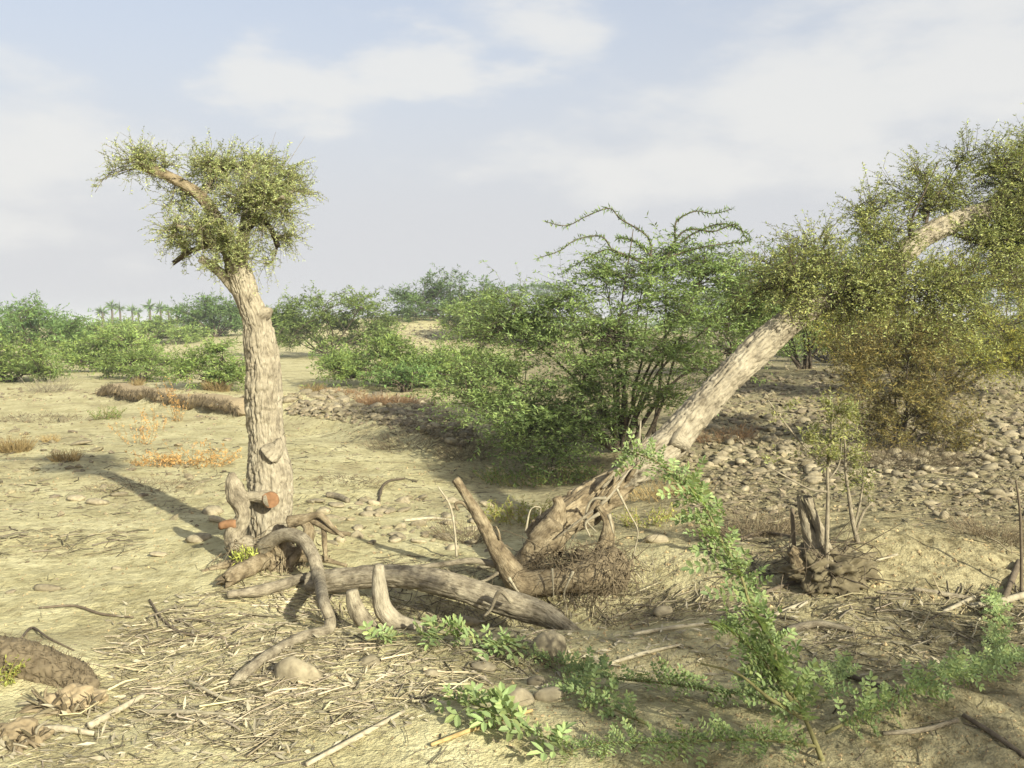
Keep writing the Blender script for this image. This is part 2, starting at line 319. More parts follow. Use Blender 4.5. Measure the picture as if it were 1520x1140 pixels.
# ---------------------------------------------------------------- shapes
def spline(pts, n):
    """Catmull-Rom through rows of any width"""
    p = np.asarray(pts, float); k = len(p)
    if k == 2: return p[0] + (p[1] - p[0]) * np.linspace(0, 1, n)[:, None]
    q = np.vstack([2 * p[0] - p[1], p, 2 * p[-1] - p[-2]])
    seg = np.linalg.norm(np.diff(p[:, :3], axis=0), axis=1); cum = np.concatenate([[0], np.cumsum(seg)])
    s = np.linspace(0, cum[-1], n); i = np.clip(np.searchsorted(cum, s, 'right') - 1, 0, k - 2)
    t = ((s - cum[i]) / np.maximum(seg[i], 1e-9))[:, None]
    a, b, c, d = q[i], q[i + 1], q[i + 2], q[i + 3]
    return .5 * (2 * b + (c - a) * t + (2 * a - 5 * b + 4 * c - d) * t ** 2 + (3 * b - a - 3 * c + d) * t ** 3)
def limb(mb, pts, sides=12, n=None, bark=0., lump=0., seed=0, jag=0., twist=0., step=None, c=None, crack=(50., 15.), grain=.05):
    """a tapered, bent limb: rows of x, y, z, radius; bark plates, lumps and a broken end are real relief"""
    p = np.asarray(pts, float); L = np.linalg.norm(np.diff(p[:, :3], axis=0), axis=1).sum()
    if n is None: n = max(4, int(L / step)) if step else max(4, len(p) * 3)
    s = spline(p, n); C, rad = s[:, :3], np.maximum(s[:, 3], 1e-4)
    T = nrm(np.gradient(C, axis=0)); u = np.cross(T[0], [.3, -.8, .52]); u /= np.linalg.norm(u); U = [u]
    for i in range(1, n):
        u = U[-1] - T[i] * np.dot(U[-1], T[i]); U.append(u / np.linalg.norm(u))
    U = np.array(U); W = np.cross(T, U)
    a = np.linspace(0, 2 * np.pi, sides, endpoint=False)[None, :] + twist * np.linspace(0, 1, n)[:, None]
    rr = np.repeat(rad[:, None], sides, 1)
    arc = np.concatenate([[0], np.cumsum(np.linalg.norm(np.diff(C, axis=0), axis=1))])
    cx, cy = np.cos(a) * rad[:, None], np.sin(a) * rad[:, None]; ss = np.repeat(arc[:, None], sides, 1)
    if lump:
        q = np.stack([cx * 7, cy * 7, ss * 5], -1); rr = rr * (1 + lump * noise(q, seed) + .5 * lump * noise(q * 2.3, seed + 1))
    if grain:
        q = np.stack([cx * 60, cy * 60, ss * 4], -1); rr = rr * (1 + grain * noise(q, seed + 2) + .5 * grain * noise(q * np.array([2.2, 2.2, 2.]), seed + 3))
    if bark:
        k1, k2 = crack
        wq = np.stack([cx * 20, cy * 20, ss * 9], -1); w1 = noise(wq, seed + 4) * .35
        q = np.stack([cx * k1 + w1, cy * k1, ss * k2 + w1], -1)
        r1 = np.abs(noise(q, seed + 5)); r2 = np.abs(noise(q * 1.9 + 7, seed + 6))
        rr = rr + bark * (sstep(.0, .22, r1) - .95) + bark * .6 * (sstep(.0, .25, r2) - .95) + bark * .22 * noise(q * 2.7, seed + 7)
    V = C[:, None] + U[:, None] * (np.cos(a) * rr)[..., None] + W[:, None] * (np.sin(a) * rr)[..., None]
    if jag:
        k = max(1, int(n * .12)); wgt = np.zeros(n); wgt[-k:] = np.linspace(0, 1, k)
        j = noise(np.stack([np.cos(a[-1]) * 3.3, np.sin(a[-1]) * 3.3, a[-1] * 0], -1), seed + 9) + .5 * noise(np.stack([np.cos(a[-1]) * 9, np.sin(a[-1]) * 9, a[-1] * 0], -1), seed + 10)
        V = V + T[:, None] * (wgt[:, None] * j[None] * jag * rad[:, None] * 2)[..., None]
    i0 = (np.arange(n - 1)[:, None] * sides + np.arange(sides)[None]); i1 = (np.arange(n - 1)[:, None] * sides + (np.arange(sides)[None] + 1) % sides)
    F = np.stack([i0, i1, i1 + sides, i0 + sides], -1).reshape(-1, 4)
    V = V.reshape(-1, 3); nv = len(V)
    V = np.vstack([V, C[0] - T[0] * rad[0] * .2, V[-sides:].mean(0) + T[-1] * rad[-1] * (.15 if not jag else -.35)])
    k = np.arange(sides); kk = (k + 1) % sides; e = (n - 1) * sides
    F3 = np.vstack([np.stack([kk, k, np.full(sides, nv)], -1), np.stack([e + k, e + kk, np.full(sides, nv + 1)], -1)])
    gv = np.stack([cx + seed * 3.7, cy, ss * .22], -1).reshape(-1, 3); gv = np.vstack([gv, gv[:1] * 0 + [0, 0, .01], gv[-1:] * 0 + [.01, 0, .3]])
    mb.add(V, [F, F3], c, gv); return mb
def pxl(rows, d=None):
    """pixel rows px, py, radius in pixels (, forward distance) -> metres"""
    out = []
    for r in rows:
        dd = r[3] if len(r) > 3 else d; q = P(r[0], r[1], dd); out.append((*q, r[2] / FPX * dd))
    return np.array(out)
def curves(mb, S, E, bend, rad0, rad1, M=5, sides=3, c=None, sag=None):
    """many thin twigs at once: starts, ends, sideways bend"""
    S, E = np.asarray(S, float), np.asarray(E, float); n = len(S)
    if n == 0: return None
    t = np.linspace(0, 1, M)[None, :, None]; D = E - S; L = np.linalg.norm(D, axis=1, keepdims=True)
    side = nrm(np.cross(nrm(D), nrm(rng.normal(size=(n, 3))))); w = 4 * t * (1 - t)
    C = S[:, None] + D[:, None] * t + side[:, None] * w * (np.asarray(bend).reshape(-1, 1) * L)[:, None]
    if sag is not None: C[..., 2] += (w * (np.asarray(sag).reshape(-1, 1) * L)[:, None])[..., 0]
    s2 = nrm(np.cross(nrm(D), side)); r = np.asarray(rad0).reshape(-1, 1) + (np.asarray(rad1) - np.asarray(rad0)).reshape(-1, 1) * np.linspace(0, 1, M)[None]
    r = np.broadcast_to(r, (n, M)); a = np.arange(sides) * 2 * np.pi / sides
    V = C[:, :, None] + r[:, :, None, None] * (np.cos(a)[None, None, :, None] * side[:, None, None] + np.sin(a)[None, None, :, None] * s2[:, None, None])
    b = np.arange(n)[:, None, None] * M * sides; i = np.arange(M - 1)[None, :, None] * sides; k = np.arange(sides)[None, None]; kk = (k + 1) % sides
    F = np.stack([b + i + k, b + i + kk, b + i + kk + sides, b + i + k + sides], -1).reshape(-1, 4)
    cc = None if c is None else np.repeat(np.asarray(c), M * sides, 0)
    mb.add(V.reshape(-1, 3), F, cc); return C
def blades(mb, B, A, L, W, c, flatup=.5):
    """rhombic leaflets: base, axis, length, width"""
    B, A = np.asarray(B), nrm(np.asarray(A)); n = len(B)
    if n == 0: return
    up = nrm(rng.normal(size=(n, 3)) + np.array([0, 0, 1.]) * 3 * flatup); S = nrm(np.cross(A, up)); nn = np.cross(S, A)
    L, W = np.broadcast_to(L, n)[:, None], np.broadcast_to(W, n)[:, None]
    V = np.stack([B, B + A * L * .45 + S * W / 2 + nn * W * .12, B + A * L, B + A * L * .45 - S * W / 2 + nn * W * .12], 1)
    F = np.arange(n * 4).reshape(n, 4)
    mb.add(V.reshape(-1, 3), F, np.repeat(c, 4, 0))
def leaf_cols(n, amt=.3, yellow=.15):
    v = 1 + amt * rng.normal(size=n).clip(-2, 2) * .6; y = yellow * rng.random(n)
    return np.stack([v * (1 + 1.4 * y), v * (1 + .35 * y), v * (1 - .6 * y)], 1).clip(.25, 2.2)
def in_ball(n):
    v = nrm(rng.normal(size=(n, 3))); return v * (rng.random((n, 1)) ** .42)
def foliage(wood, leaves, clusters, skel, nb=6, nt=26, tl=.28, nl=9, ll=.045, lw=.016, up=.25, rb=.006, sag=-.08, spread=.55, yellow=.15, amt=.3, wood_c=1., per=1., zf=1., MT=4, tw=1.):
    """sub-branches from the skeleton into each clump, twigs off them, leaflets along the twigs"""
    skel = np.asarray(skel)
    for cl in clusters:
        c, r, w = np.array(cl[:3]), np.array(cl[3:6]), cl[6] if len(cl) > 6 else 1.
        k = max(2, int(nb * w)); E = c + in_ball(k) * r * .85
        dd = np.linalg.norm(skel[None] - (c * .6 + E * .4)[:, None], axis=2); pick = np.argsort(dd, axis=1)[:, :4]
        S = skel[pick[np.arange(k), rng.integers(0, min(4, len(skel)), k)]]
        C = curves(wood, S, E, rng.normal(size=k) * .12, np.full(k, rb), np.full(k, rb * .35), 6, 4, c=np.full((k, 3), wood_c), sag=rng.random(k) * .12)
        m = max(3, int(nt * w * per)); bi = rng.integers(0, k, m); t = rng.random(m) ** .6 * 4.99; ti = t.astype(int); f = (t - ti)[:, None]
        TS = C[bi, ti] * (1 - f) + C[bi, ti + 1] * f; bd = nrm(C[bi, ti + 1] - C[bi, ti])
        ro = nrm((TS - c) / r + 1e-6)
        D = nrm(np.array([1, 1, zf]) * (bd * .6 + nrm(rng.normal(size=(m, 3))) * spread + ro * .45) + np.array([0, 0, up])); Lt = tl * (.5 + rng.random(m))
        TE = TS + D * Lt[:, None]
        mk_ = max(2, int(m * tw)); tb_ = rng.normal(size=m) * .1; a_ = (np.full(m, rb * .4), np.full(m, rb * .12))
        TC = curves(wood, TS[:mk_], TE[:mk_], tb_[:mk_], a_[0][:mk_], a_[1][:mk_], MT, 3, c=np.full((mk_, 3), wood_c), sag=np.full(mk_, -sag))
        if mk_ < m: TC = np.concatenate([TC, curves(MB(), TS[mk_:], TE[mk_:], tb_[mk_:], a_[0][mk_:], a_[1][mk_:], MT, 3, sag=np.full(m - mk_, -sag))])
        q = rng.random((m, nl)) * .92 + .08; q = np.sort(q, 1) * (MT - 1.001); qi = q.astype(int); qf = (q - qi)[..., None]; ar = np.arange(m)[:, None]
        LB = TC[ar, qi] * (1 - qf) + TC[ar, qi + 1] * qf; ax = nrm(TC[ar, qi + 1] - TC[ar, qi])
        sd_ = nrm(np.cross(ax, np.array([0, 0, 1.]) + .4 * rng.normal(size=ax.shape))) * np.where(np.arange(nl) % 2, 1, -1)[None, :, None]
        A = nrm(ax * .55 + sd_ + .35 * rng.normal(size=ax.shape)).reshape(-1, 3); nn = m * nl
        tone = np.repeat(1 + .22 * rng.normal(size=m).clip(-1.6, 1.6), nl)[:, None]
        blades(leaves, LB.reshape(-1, 3), A, ll * (.6 + .8 * rng.random(nn)), lw * (.7 + .6 * rng.random(nn)), leaf_cols(nn, amt, yellow) * tone)
def px_clusters(rows, d, thick=1.0):
    """clumps given as pixel centre, pixel radii, offset in depth, weight"""
    out = []
    for r in rows:
        px, py, rx, ry, dz, w = (*r, 0, 1)[:6] if len(r) == 4 else (*r, 1)[:6] if len(r) == 5 else r
        dd = d + dz; q = P(px, py, dd); sx, sz = rx / FPX * dd, ry / FPX * dd
        out.append((*q, sx, max(.12, .8 * (sx + sz) / 2 * thick), sz, w))
    return out
def ico(sub):
    import bmesh
    b = bmesh.new(); bmesh.ops.create_icosphere(b, subdivisions=sub, radius=1); b.verts.ensure_lookup_table()
    V = np.array([v.co[:] for v in b.verts]); F = np.array([[v.index for v in f.verts] for f in b.faces]); b.free(); return V, F
ICO1, ICO2, ICO3 = ico(1), ico(2), ico(5)
def pebble(kind, seed, sub=ICO2, sc=(1, .78, .5), rough=.16):
    V, F = sub; V = V.copy()
    V = V * (1 + rough * noise(V * 1.3 + seed * 7.1, seed)[:, None] + rough * .4 * noise(V * 3.1 + seed, seed + 3)[:, None])
    k = nrm(np.random.default_rng(seed).normal(size=(4, 3)))           # a few worn facets
    for q in k[:3]:
        dpt = V @ q; lim = .72; V = V - q[None] * np.maximum(dpt - lim, 0)[:, None] * .8
    return V * np.array(sc), F

# ================================================================ the setting
def axis_lines(lo, hi, d, g, a, b):
    """even spacing d between a and b, growing by g beyond"""
    mid = np.arange(a, b, d); L, x, s = [], a, d
    while x > lo: s *= 1 + g; x -= s; L.append(x)
    H, x, s = [], mid[-1], d
    while x < hi: s *= 1 + g; x += s; H.append(x)
    return np.concatenate([np.array(L[::-1]), mid, np.array(H)])
gx = axis_lines(-900, 900, .027, .065, -2.9, 3.1); gy = axis_lines(-900, 1400, .024, .055, 2.8, 8.0)
X, Y = np.meshgrid(gx, gy); Z = height(X, Y); nx, ny = len(gx), len(gy)
i = (np.arange(ny - 1)[:, None] * nx + np.arange(nx - 1)[None]).ravel()
mb = MB(); mb.add(np.stack([X, Y, Z], -1).reshape(-1, 3), np.stack([i, i + 1, i + nx + 1, i + nx], -1))
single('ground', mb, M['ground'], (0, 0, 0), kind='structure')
ZMAX = float(Z.max())

# ================================================================ the pollarded tree
tb = g1(402, 812); D0 = float(tb[1]); print('pollard depth', D0)
tree = thing('pollarded_tree', 'upright pollarded tree with pale cracked bark, thick trunk and small flat crown', 'tree', tb)
trunk = pxl([(402, 830, 46), (402, 805, 41), (401, 770, 37), (402, 735, 36), (401, 700, 34), (396, 662, 29), (392, 622, 28), (391, 585, 28.5), (391, 545, 27), (385, 503, 25),
             (381, 476, 22), (368, 445, 19.5), (357, 412, 20.5), (350, 396, 18), (346, 384, 11)], D0)
trunk[:, 3] *= np.array([.84, .84, .88] + [.93] * 12); mb = MB(); limb(mb, trunk, 120, bark=.0135, lump=.06, seed=11, step=.0085)
k = pxl([(384, 470, 14), (399, 463, 9.5), (405, 459, 3)], D0); k[:, 1] -= .02; limb(mb, k, 24, 18, bark=.008, lump=.2, seed=14)
k = pxl([(405, 672, 14), (417, 660, 10), (421, 648, 3)], D0); k[:, 1] -= .10; limb(mb, k, 24, 18, bark=.008, lump=.25, seed=15)
tr = part('trunk', mb, M['bark'], tree)
mb = MB(); k = pxl([(404, 735, 13), (412, 732, 11), (416, 731, 10.5)], D0); k[0, 1] -= .12; k[1, 1] -= .20; k[2, 1] -= .235
limb(mb, k, 20, 10, bark=.005, lump=.1, seed=16); stub = part('cut_stub', mb, M['bark'], tree)
mb = MB(); k2 = np.array([k[-1], k[-1]]); k2[:, 3] *= .93; k2[0, 1] += .01; k2[1, 1] -= .008; limb(mb, k2, 18, 4, lump=.25, seed=4); part('cut_face', mb, M['cut'], stub, smooth=False, label='fresh orange saw cut')
LIMBS = [[(350, 398, 13), (336, 358, 11.5), (320, 322, 10), (297, 291, 9), (262, 268, 8), (228, 253, 6.5), (203, 246, 4.5)],
         [(356, 400, 11), (360, 350, 9), (366, 305, 7.5), (361, 272, 6), (368, 250, 3)],
         [(352, 432, 9), (334, 410, 8), (318, 395, 7), (303, 384, 6)],
         [(360, 345, 6), (382, 325, 5.5), (397, 338, 5), (406, 366, 4.5)],
         [(345, 385, 6), (322, 362, 5), (300, 345, 4), (280, 340, 3)],
         [(335, 365, 6), (300, 365, 4.5), (272, 375, 4), (249, 389, 3.5)],
         [(362, 300, 5), (392, 275, 4), (420, 262, 3)], [(368, 330, 5), (405, 310, 3.5), (435, 300, 2.5)], [(300, 294, 5), (310, 265, 3.5), (325, 243, 2.5)]]
offs = [0, .05, -.08, .12, -.2, .1, .2, -.25, .1]
skel = []
for q, (rows, o) in enumerate(zip(LIMBS, offs)):
    k = pxl(rows, D0); k[:, 1] += o * np.linspace(0, 1, len(k)); mb = MB(); big_ = rows[0][2] > 8
    limb(mb, k, 28 if big_ else 14, step=.02, bark=.006 if big_ else .003, lump=.12, seed=30 + q, jag=.5 if q in (0, 2, 3, 5) else 0)
    part('limb', mb, M['bark'] if q in (1, 2) else M['darkbark'] if q in (3, 5) else M['root'] if q == 0 else M['grey'], tree); s = spline(k, 30); skel.append(s[5:, :3])
skel = np.concatenate(skel)
cl = px_clusters([(240, 236, 30, 10, 0, .7), (205, 236, 22, 7, -.1, .4), (178, 242, 22, 7, -.1, .3), (158, 262, 16, 10, -.1, .16), (140, 284, 8, 8, -.1, .07), (225, 262, 16, 6, 0, .15), (290, 246, 26, 12, .1, .7), (322, 244, 24, 14, -.05, .8), (352, 246, 20, 14, .2, .8), (380, 244, 22, 16, .1, 1.),
                  (412, 258, 24, 16, .05, 1.), (440, 286, 20, 14, 0, .7), (418, 290, 22, 18, .25, 1.), (392, 282, 22, 18, -.2, 1.), (430, 318, 18, 14, -.1, .6), (396, 318, 24, 16, .25, .9), (420, 345, 18, 12, .1, .55), (392, 348, 18, 14, -.1, .5), (350, 286, 20, 20, -.25, .9), (362, 312, 18, 14, .2, .7),
                  (318, 280, 20, 14, .25, .6), (282, 296, 18, 9, .15, .35), (258, 322, 18, 8, .1, .4), (248, 345, 20, 13, -.1, .75), (275, 352, 22, 12, .15, .7), (300, 332, 20, 14, -.2, .7), (318, 352, 18, 12, .2, .6), (330, 318, 16, 14, -.25, .6), (346, 366, 22, 12, -.25, .9), (366, 388, 22, 9, -.2, .6),
                  (330, 386, 18, 9, -.15, .5), (300, 372, 16, 9, 0, .35), (390, 390, 12, 7, 0, .2)], D0, 1.15)
wd, lv = MB(), MB()
foliage(wd, lv, cl, skel, nb=6, nt=140, tl=.145, nl=20, ll=.018, lw=.0058, MT=3, up=.12, rb=.0045, spread=.9, yellow=.2, amt=.35)
LV = np.concatenate(lv.V); wisps = LV[rng.integers(0, len(LV), 60)]; ctr = P(335, 320, D0); wisps = wisps[np.argsort(-np.linalg.norm((wisps - ctr)[:, [0, 2]], axis=1))[:22]]
far_ = wisps + nrm((wisps - ctr) + .25 * rng.normal(size=wisps.shape)) * rng.uniform(.08, .26, (22, 1)); base_ = wisps - nrm(wisps - ctr) * .12
curves(wd, base_, far_, rng.normal(size=22) * .12, np.full(22, .0022), np.full(22, .0009), 6, 3)
part('twigs', wd, M['grey'], tree, 'stuff'); part('crown', lv, M['leaf_p'], tree, 'stuff', False)
# roots and basal growth of the pollard
def rootpart(name, rows, d, mat='root', sides=22, **kw):
    k = pxl(rows, d); mb = MB(); limb(mb, k, sides, step=kw.pop('step', .012), **kw); return part(name, mb, M[mat], kw.get('parent', tree))
rootpart('basal_shoot', [(344, 702, 6), (346, 715, 12), (352, 735, 13), (358, 752, 10), (360, 768, 9), (352, 785, 11), (348, 800, 15), (362, 815, 19), (385, 822, 18)], D0 - .22, 'grey', 40, bark=.009, lump=.30, grain=.08, seed=51)
rootpart('basal_limb', [(356, 738, 7), (375, 737, 8), (395, 738, 10), (405, 740, 10)], D0 - .2, 'grey', 26, bark=.006, lump=.2, grain=.08, seed=52)
mb = MB(); limb(mb, pxl([(352, 778, 7), (338, 778, 6), (326, 781, 5)], D0 - .24), 14, 8, lump=.2, seed=53, jag=.4); part('torn_end', mb, M['cut'], tree)
dA = D0 - .30; dg = float(g1(490, 938)[1]); gl = [float(v) for v in G([450, 415, 385, 362, 340], [951, 970, 989, 1006, 1020])[:, 1]]
rootpart('arched_root', [(380, 828, 13, dA + .05), (398, 806, 12, dA - .03), (425, 794, 10.5, dA - .1), (450, 802, 10, dA - .2), (466, 828, 9.5, dA - .32), (474, 860, 9.5, dA - .48), (480, 892, 9, dg + .1), (490, 920, 9, dg + .02),
                         (484, 937, 9.5, dg - .02), (450, 945, 8.5, gl[0]), (415, 963, 8.5, gl[1]), (385, 982, 8.5, gl[2]), (362, 1001, 10, gl[3]), (345, 1016, 6, gl[4])], dA, 'grey', 26, lump=.1, grain=.05, seed=54)
for q, rows in enumerate([[(430, 775, 12), (455, 768, 8), (478, 762, 6), (498, 778, 4), (515, 790, 3)], [(445, 770, 9), (460, 782, 8), (456, 805, 7), (440, 825, 6), (430, 860, 5)], [(455, 768, 6), (475, 775, 4.5), (500, 785, 3.5), (525, 786, 2.5)], [(470, 765, 5), (482, 780, 3.5), (486, 805, 3), (490, 825, 2.5)], [(440, 775, 7), (425, 800, 6), (430, 830, 5), (445, 860, 4)], [(385, 832, 8), (400, 850, 7), (398, 872, 6), (380, 888, 5)], [(350, 862, 8), (380, 872, 9), (415, 868, 8), (440, 858, 7), (470, 850, 6)],
                          [(385, 835, 18), (362, 850, 15), (342, 868, 13), (334, 876, 10)], [(380, 840, 8), (385, 860, 6), (375, 880, 5), (370, 888, 4)], [(400, 830, 16), (420, 845, 10), (452, 858, 7), (458, 880, 5), (470, 892, 4)],
                          [(410, 812, 14), (440, 822, 9), (480, 824, 5), (520, 832, 3)], [(372, 840, 12), (345, 835, 8), (310, 842, 4)]]):
    k = pxl(rows, D0 - .28); k[:, 1] -= np.linspace(0, .12 if q not in (6, 7, 8, 9) else .3, len(k)); mb = MB(); limb(mb, k, 16, step=.012, lump=.25, grain=.08, seed=60 + q, jag=.6 if q in (0, 1, 3) else 0)
    part('root', mb, M['root'], tree)
mb = MB(); n = 240; c0 = P(405, 825, D0 - .25); S = c0 + in_ball(n) * np.array([.36, .18, .12]); E = S + nrm(rng.normal(size=(n, 3)) + np.array([.2, -.5, -.9])) * rng.uniform(.06, .28, (n, 1))
curves(mb, S, E, rng.normal(size=n) * .25, np.full(n, .004), np.full(n, .0015), 6, 4); part('rootlets', mb, M['root'], tree, 'stuff')
mb = MB(); c0 = P(365, 826, D0 - .42); n = 160; blades(mb, c0 + in_ball(n) * np.array([.09, .06, .05]), nrm(rng.normal(size=(n, 3)) + np.array([0, 0, .6])), .035, .009, leaf_cols(n) * 1.3)
part('green_shoot', mb, M['leaf_y'], tree, 'stuff', False)

# ================================================================ the fallen log and broken pieces
la, lb = g1(480, 888), g1(838, 938)
dl0, dl1 = float(la[1]) + .05, float(lb[1]) + .12
rows = [(462, 866, 20), (500, 862, 20), (540, 857, 19.5), (580, 855, 19), (625, 859, 20), (680, 872, 21), (735, 890, 22), (780, 904, 22), (808, 912, 20), (828, 924, 17), (846, 936, 13)]
k = pxl([(*r, dl0 + (dl1 - dl0) * q / 10) for q, r in enumerate(rows)]); k[:, 3] *= .9
log = thing('fallen_log', 'long weathered grey log lying across the litter hollow between the two trees', 'log', k[5, :3] - np.array([0, 0, k[5, 3]]))
mb = MB(); limb(mb, k, 90, bark=.006, lump=.07, grain=.035, seed=71, step=.009, jag=1.5, crack=(60., 5.)); part('stem', mb, M['grey'], log)
mb = MB(); kk = pxl([(760, 893, 5), (742, 878, 4), (728, 905, 3), (718, 915, 2)], dl1 + .05); limb(mb, kk, 10, 14, lump=.2, seed=72); part('twig_stub', mb, M['grey'], log)
def loose(name, rows, label, cat, mat='grey', d=None, group=None, sides=16, lift=0., **kw):
    """one stick or stump: pixel rows laid on the ground unless a distance is given"""
    if d is None:
        g = G([r[0] for r in rows], [r[1] for r in rows]); k = np.array([(*(q + np.array([0, 0, r[2] / FPX * q[1] * .7 + lift])), r[2] / FPX * q[1]) for q, r in zip(g, rows)])
    else: k = pxl(rows, d)
    mb = MB(); limb(mb, k, sides, step=kw.pop('step', .02), **kw); o = k[np.argmin(k[:, 2]), :3].copy()
    return single(name, mb, M[mat], o, label, cat, group)
loose('root_chunk', [(392, 846, 11), (370, 856, 13), (350, 866, 13), (334, 874, 10)], 'short thick broken root chunk below the pollarded tree', 'root', 'root', bark=.005, lump=.25, seed=83, jag=.6, step=.01, sides=22, lift=.02)
loose('root_chunk', [(338, 892, 6), (380, 888, 8), (420, 878, 8), (452, 866, 6)], 'long flat root piece lying under the short broken chunk', 'root', 'grey', lump=.25, grain=.1, seed=84, jag=.6, step=.01, sides=18, lift=.02)
dS = float(g1(585, 935)[1]) + .02
loose('broken_stump', [(563, 838, 7), (562, 850, 10), (564, 880, 11), (569, 905, 12), (585, 922, 12), (605, 930, 11), (630, 936, 9)], 'bent broken stump with orange splintered tip in front of the fallen log', 'stump', 'bark', dS, bark=.004, lump=.2, seed=81, jag=.3, step=.01, sides=26)
loose('broken_stump', [(523, 876, 7), (526, 895, 10), (535, 915, 13), (552, 938, 13)], 'short hollow splintered stump beside the bent broken stump', 'stump', 'grey', dS - .02, grain=.12, lump=.25, seed=82, jag=.6, step=.01, sides=26)

# ================================================================ the leaning tree
lbp = g1(835, 838); D1 = float(lbp[1]); print('leaning depth', D1)
lean = thing('leaning_tree', 'uprooted tree leaning steeply, pale cracked trunk splintered near its exposed roots', 'tree', lbp)
rows = [(798, 812, 18), (815, 790, 28), (848, 765, 28), (885, 740, 25), (915, 718, 23), (944, 694, 22)]
def depth_lean(px): return D1 + .02 + (px - 830) / 700. * 1.5
mb = MB(); limb(mb, pxl([(*r, depth_lean(r[0])) for r in rows]), 96, bark=.016, lump=.2, grain=.1, seed=91, step=.01, jag=.9, crack=(50., 5.)); part('splintered_base', mb, M['root'], lean)
for q in range(26):
    x_ = 880 + 70 * rng.random(); y_ = 742 - (x_ - 880) * .78 + rng.normal() * 13; ln_ = rng.uniform(14, 34); an_ = -.7 + .25 * rng.normal(); dd_ = depth_lean(x_) - .10 - .06 * rng.random()
    mb = MB(); limb(mb, pxl([(x_ - ln_ * math.cos(an_), y_ - ln_ * math.sin(an_), 2.2), (x_, y_, 3.2), (x_ + ln_ * math.cos(an_), y_ + ln_ * math.sin(an_), 1.0)], dd_), 6, 7, lump=.3, seed=700 + q); part('splinter', mb, M[('grey', 'root', 'bark')[q % 3]], lean)
rows = [(915, 718, 20), (935, 702, 27), (965, 680, 30), (995, 658, 31), (1020, 628, 28), (1050, 595, 26), (1100, 543, 24.5), (1150, 495, 24), (1185, 467, 22), (1228, 445, 20), (1272, 427, 19), (1320, 397, 19),
        (1368, 354, 18), (1418, 329, 17), (1470, 312, 16), (1530, 296, 14), (1600, 268, 10), (1680, 225, 5)]
TK = pxl([(*r, depth_lean(r[0])) for r in rows])
TK[:, 3] *= .88; mb = MB(); limb(mb, TK, 88, bark=.0145, lump=.08, seed=92, step=.0105)
k = pxl([(1000, 648, 20), (1015, 660, 12), (1020, 668, 5)], depth_lean(1005) - .1); limb(mb, k, 26, 18, bark=.008, lump=.3, seed=93)
part('trunk', mb, M['bark'], lean)
LL = [[(1270, 428, 9), (1258, 437, 6), (1244, 450, 5)], [(1268, 430, 6), (1300, 418, 4.5), (1335, 432, 3.5), (1375, 420, 3)], [(1240, 440, 7), (1225, 400, 5), (1222, 360, 3.5), (1228, 330, 2)],
      [(1350, 365, 8), (1345, 330, 5), (1355, 290, 4), (1378, 225, 2)], [(1372, 350, 7), (1395, 300, 5), (1440, 250, 4), (1470, 215, 2)], [(1450, 318, 9), (1490, 280, 6), (1515, 240, 4), (1540, 205, 3)],
      [(1200, 460, 6), (1180, 420, 4.5), (1160, 380, 3), (1150, 345, 2)], [(1330, 390, 7), (1310, 350, 5), (1295, 310, 3), (1290, 285, 2)], [(1400, 340, 8), (1440, 365, 6), (1490, 385, 4), (1540, 400, 3)],
      [(1300, 410, 6), (1340, 460, 4.5), (1345, 500, 3.5), (1330, 530, 2)], [(1470, 312, 10), (1500, 318, 7), (1530, 340, 5)]]
offs = [-.1, -.25, .2, -.2, .3, -.1, -.2, .25, -.35, .1, .3]
skel = [spline(TK[8:], 60)[:, :3]]
for q, (rows, o) in enumerate(zip(LL, offs)):
    k = pxl([(r[0], r[1], r[2] * (.85 if q == 0 else .5) * (1 - .75 * j_ / (len(rows) - 1)), depth_lean(r[0])) for j_, r in enumerate(rows)]); k[:, 1] += o * np.linspace(0, 1.4, len(k)); mb = MB(); limb(mb, k, 14, step=.025, bark=.003, lump=.12, seed=95 + q)
    part('limb', mb, M['darkbark'] if q != 0 else M['bark'], lean); skel.append(spline(k, 24)[4:, :3])
skel = np.concatenate(skel)
wd, lv = MB(), MB()
rows = [(1200, 380, 60, 40, .1), (1150, 400, 50, 34, .2, .8), (1120, 430, 40, 30, .2, .6), (1215, 350, 40, 24, -.1, .5), (1250, 400, 60, 36, -.3, 1.1), (1180, 435, 50, 30, -.2, 1.), (1250, 470, 60, 30, -.3, .8),
        (1310, 330, 50, 30, .2, .9), (1300, 290, 36, 22, .2, .45), (1360, 290, 46, 36, .1, .75), (1375, 235, 40, 22, .1, .35), (1345, 260, 40, 30, .2, .4), (1420, 280, 50, 34, .2, 1.1), (1460, 230, 44, 32, .1, .9), (1500, 260, 50, 44, .1, 1.4),
        (1520, 215, 40, 26, .3, .9), (1490, 330, 50, 36, -.3, 1.2), (1440, 345, 44, 20, .4, .6), (1320, 440, 60, 40, -.4, 1.2), (1390, 430, 60, 44, -.4, 1.2), (1470, 420, 60, 50, -.5, 1.2), (1530, 400, 50, 60, -.4, 1.),
        (1370, 480, 60, 36, -.3, .8), (1450, 490, 56, 36, -.4, .8), (1560, 320, 60, 60, 0, 1.), (1600, 240, 60, 50, .2, .8), (1290, 360, 40, 26, -.1, .6), (1350, 400, 50, 30, -.3, .9), (1510, 312, 34, 20, -.4, .9), (1480, 352, 50, 20, -.4, 1.), (1530, 270, 40, 30, -.3, 1.), (1550, 300, 40, 30, -.35, 1.), (1330, 350, 30, 20, -.25, .4)]
cl = [px_clusters([(r[0], r[1] + (10 if r[1] < 300 else 4), r[2] * 1.15, r[3] * .95, *r[4:])], depth_lean(r[0]))[0] for r in rows]
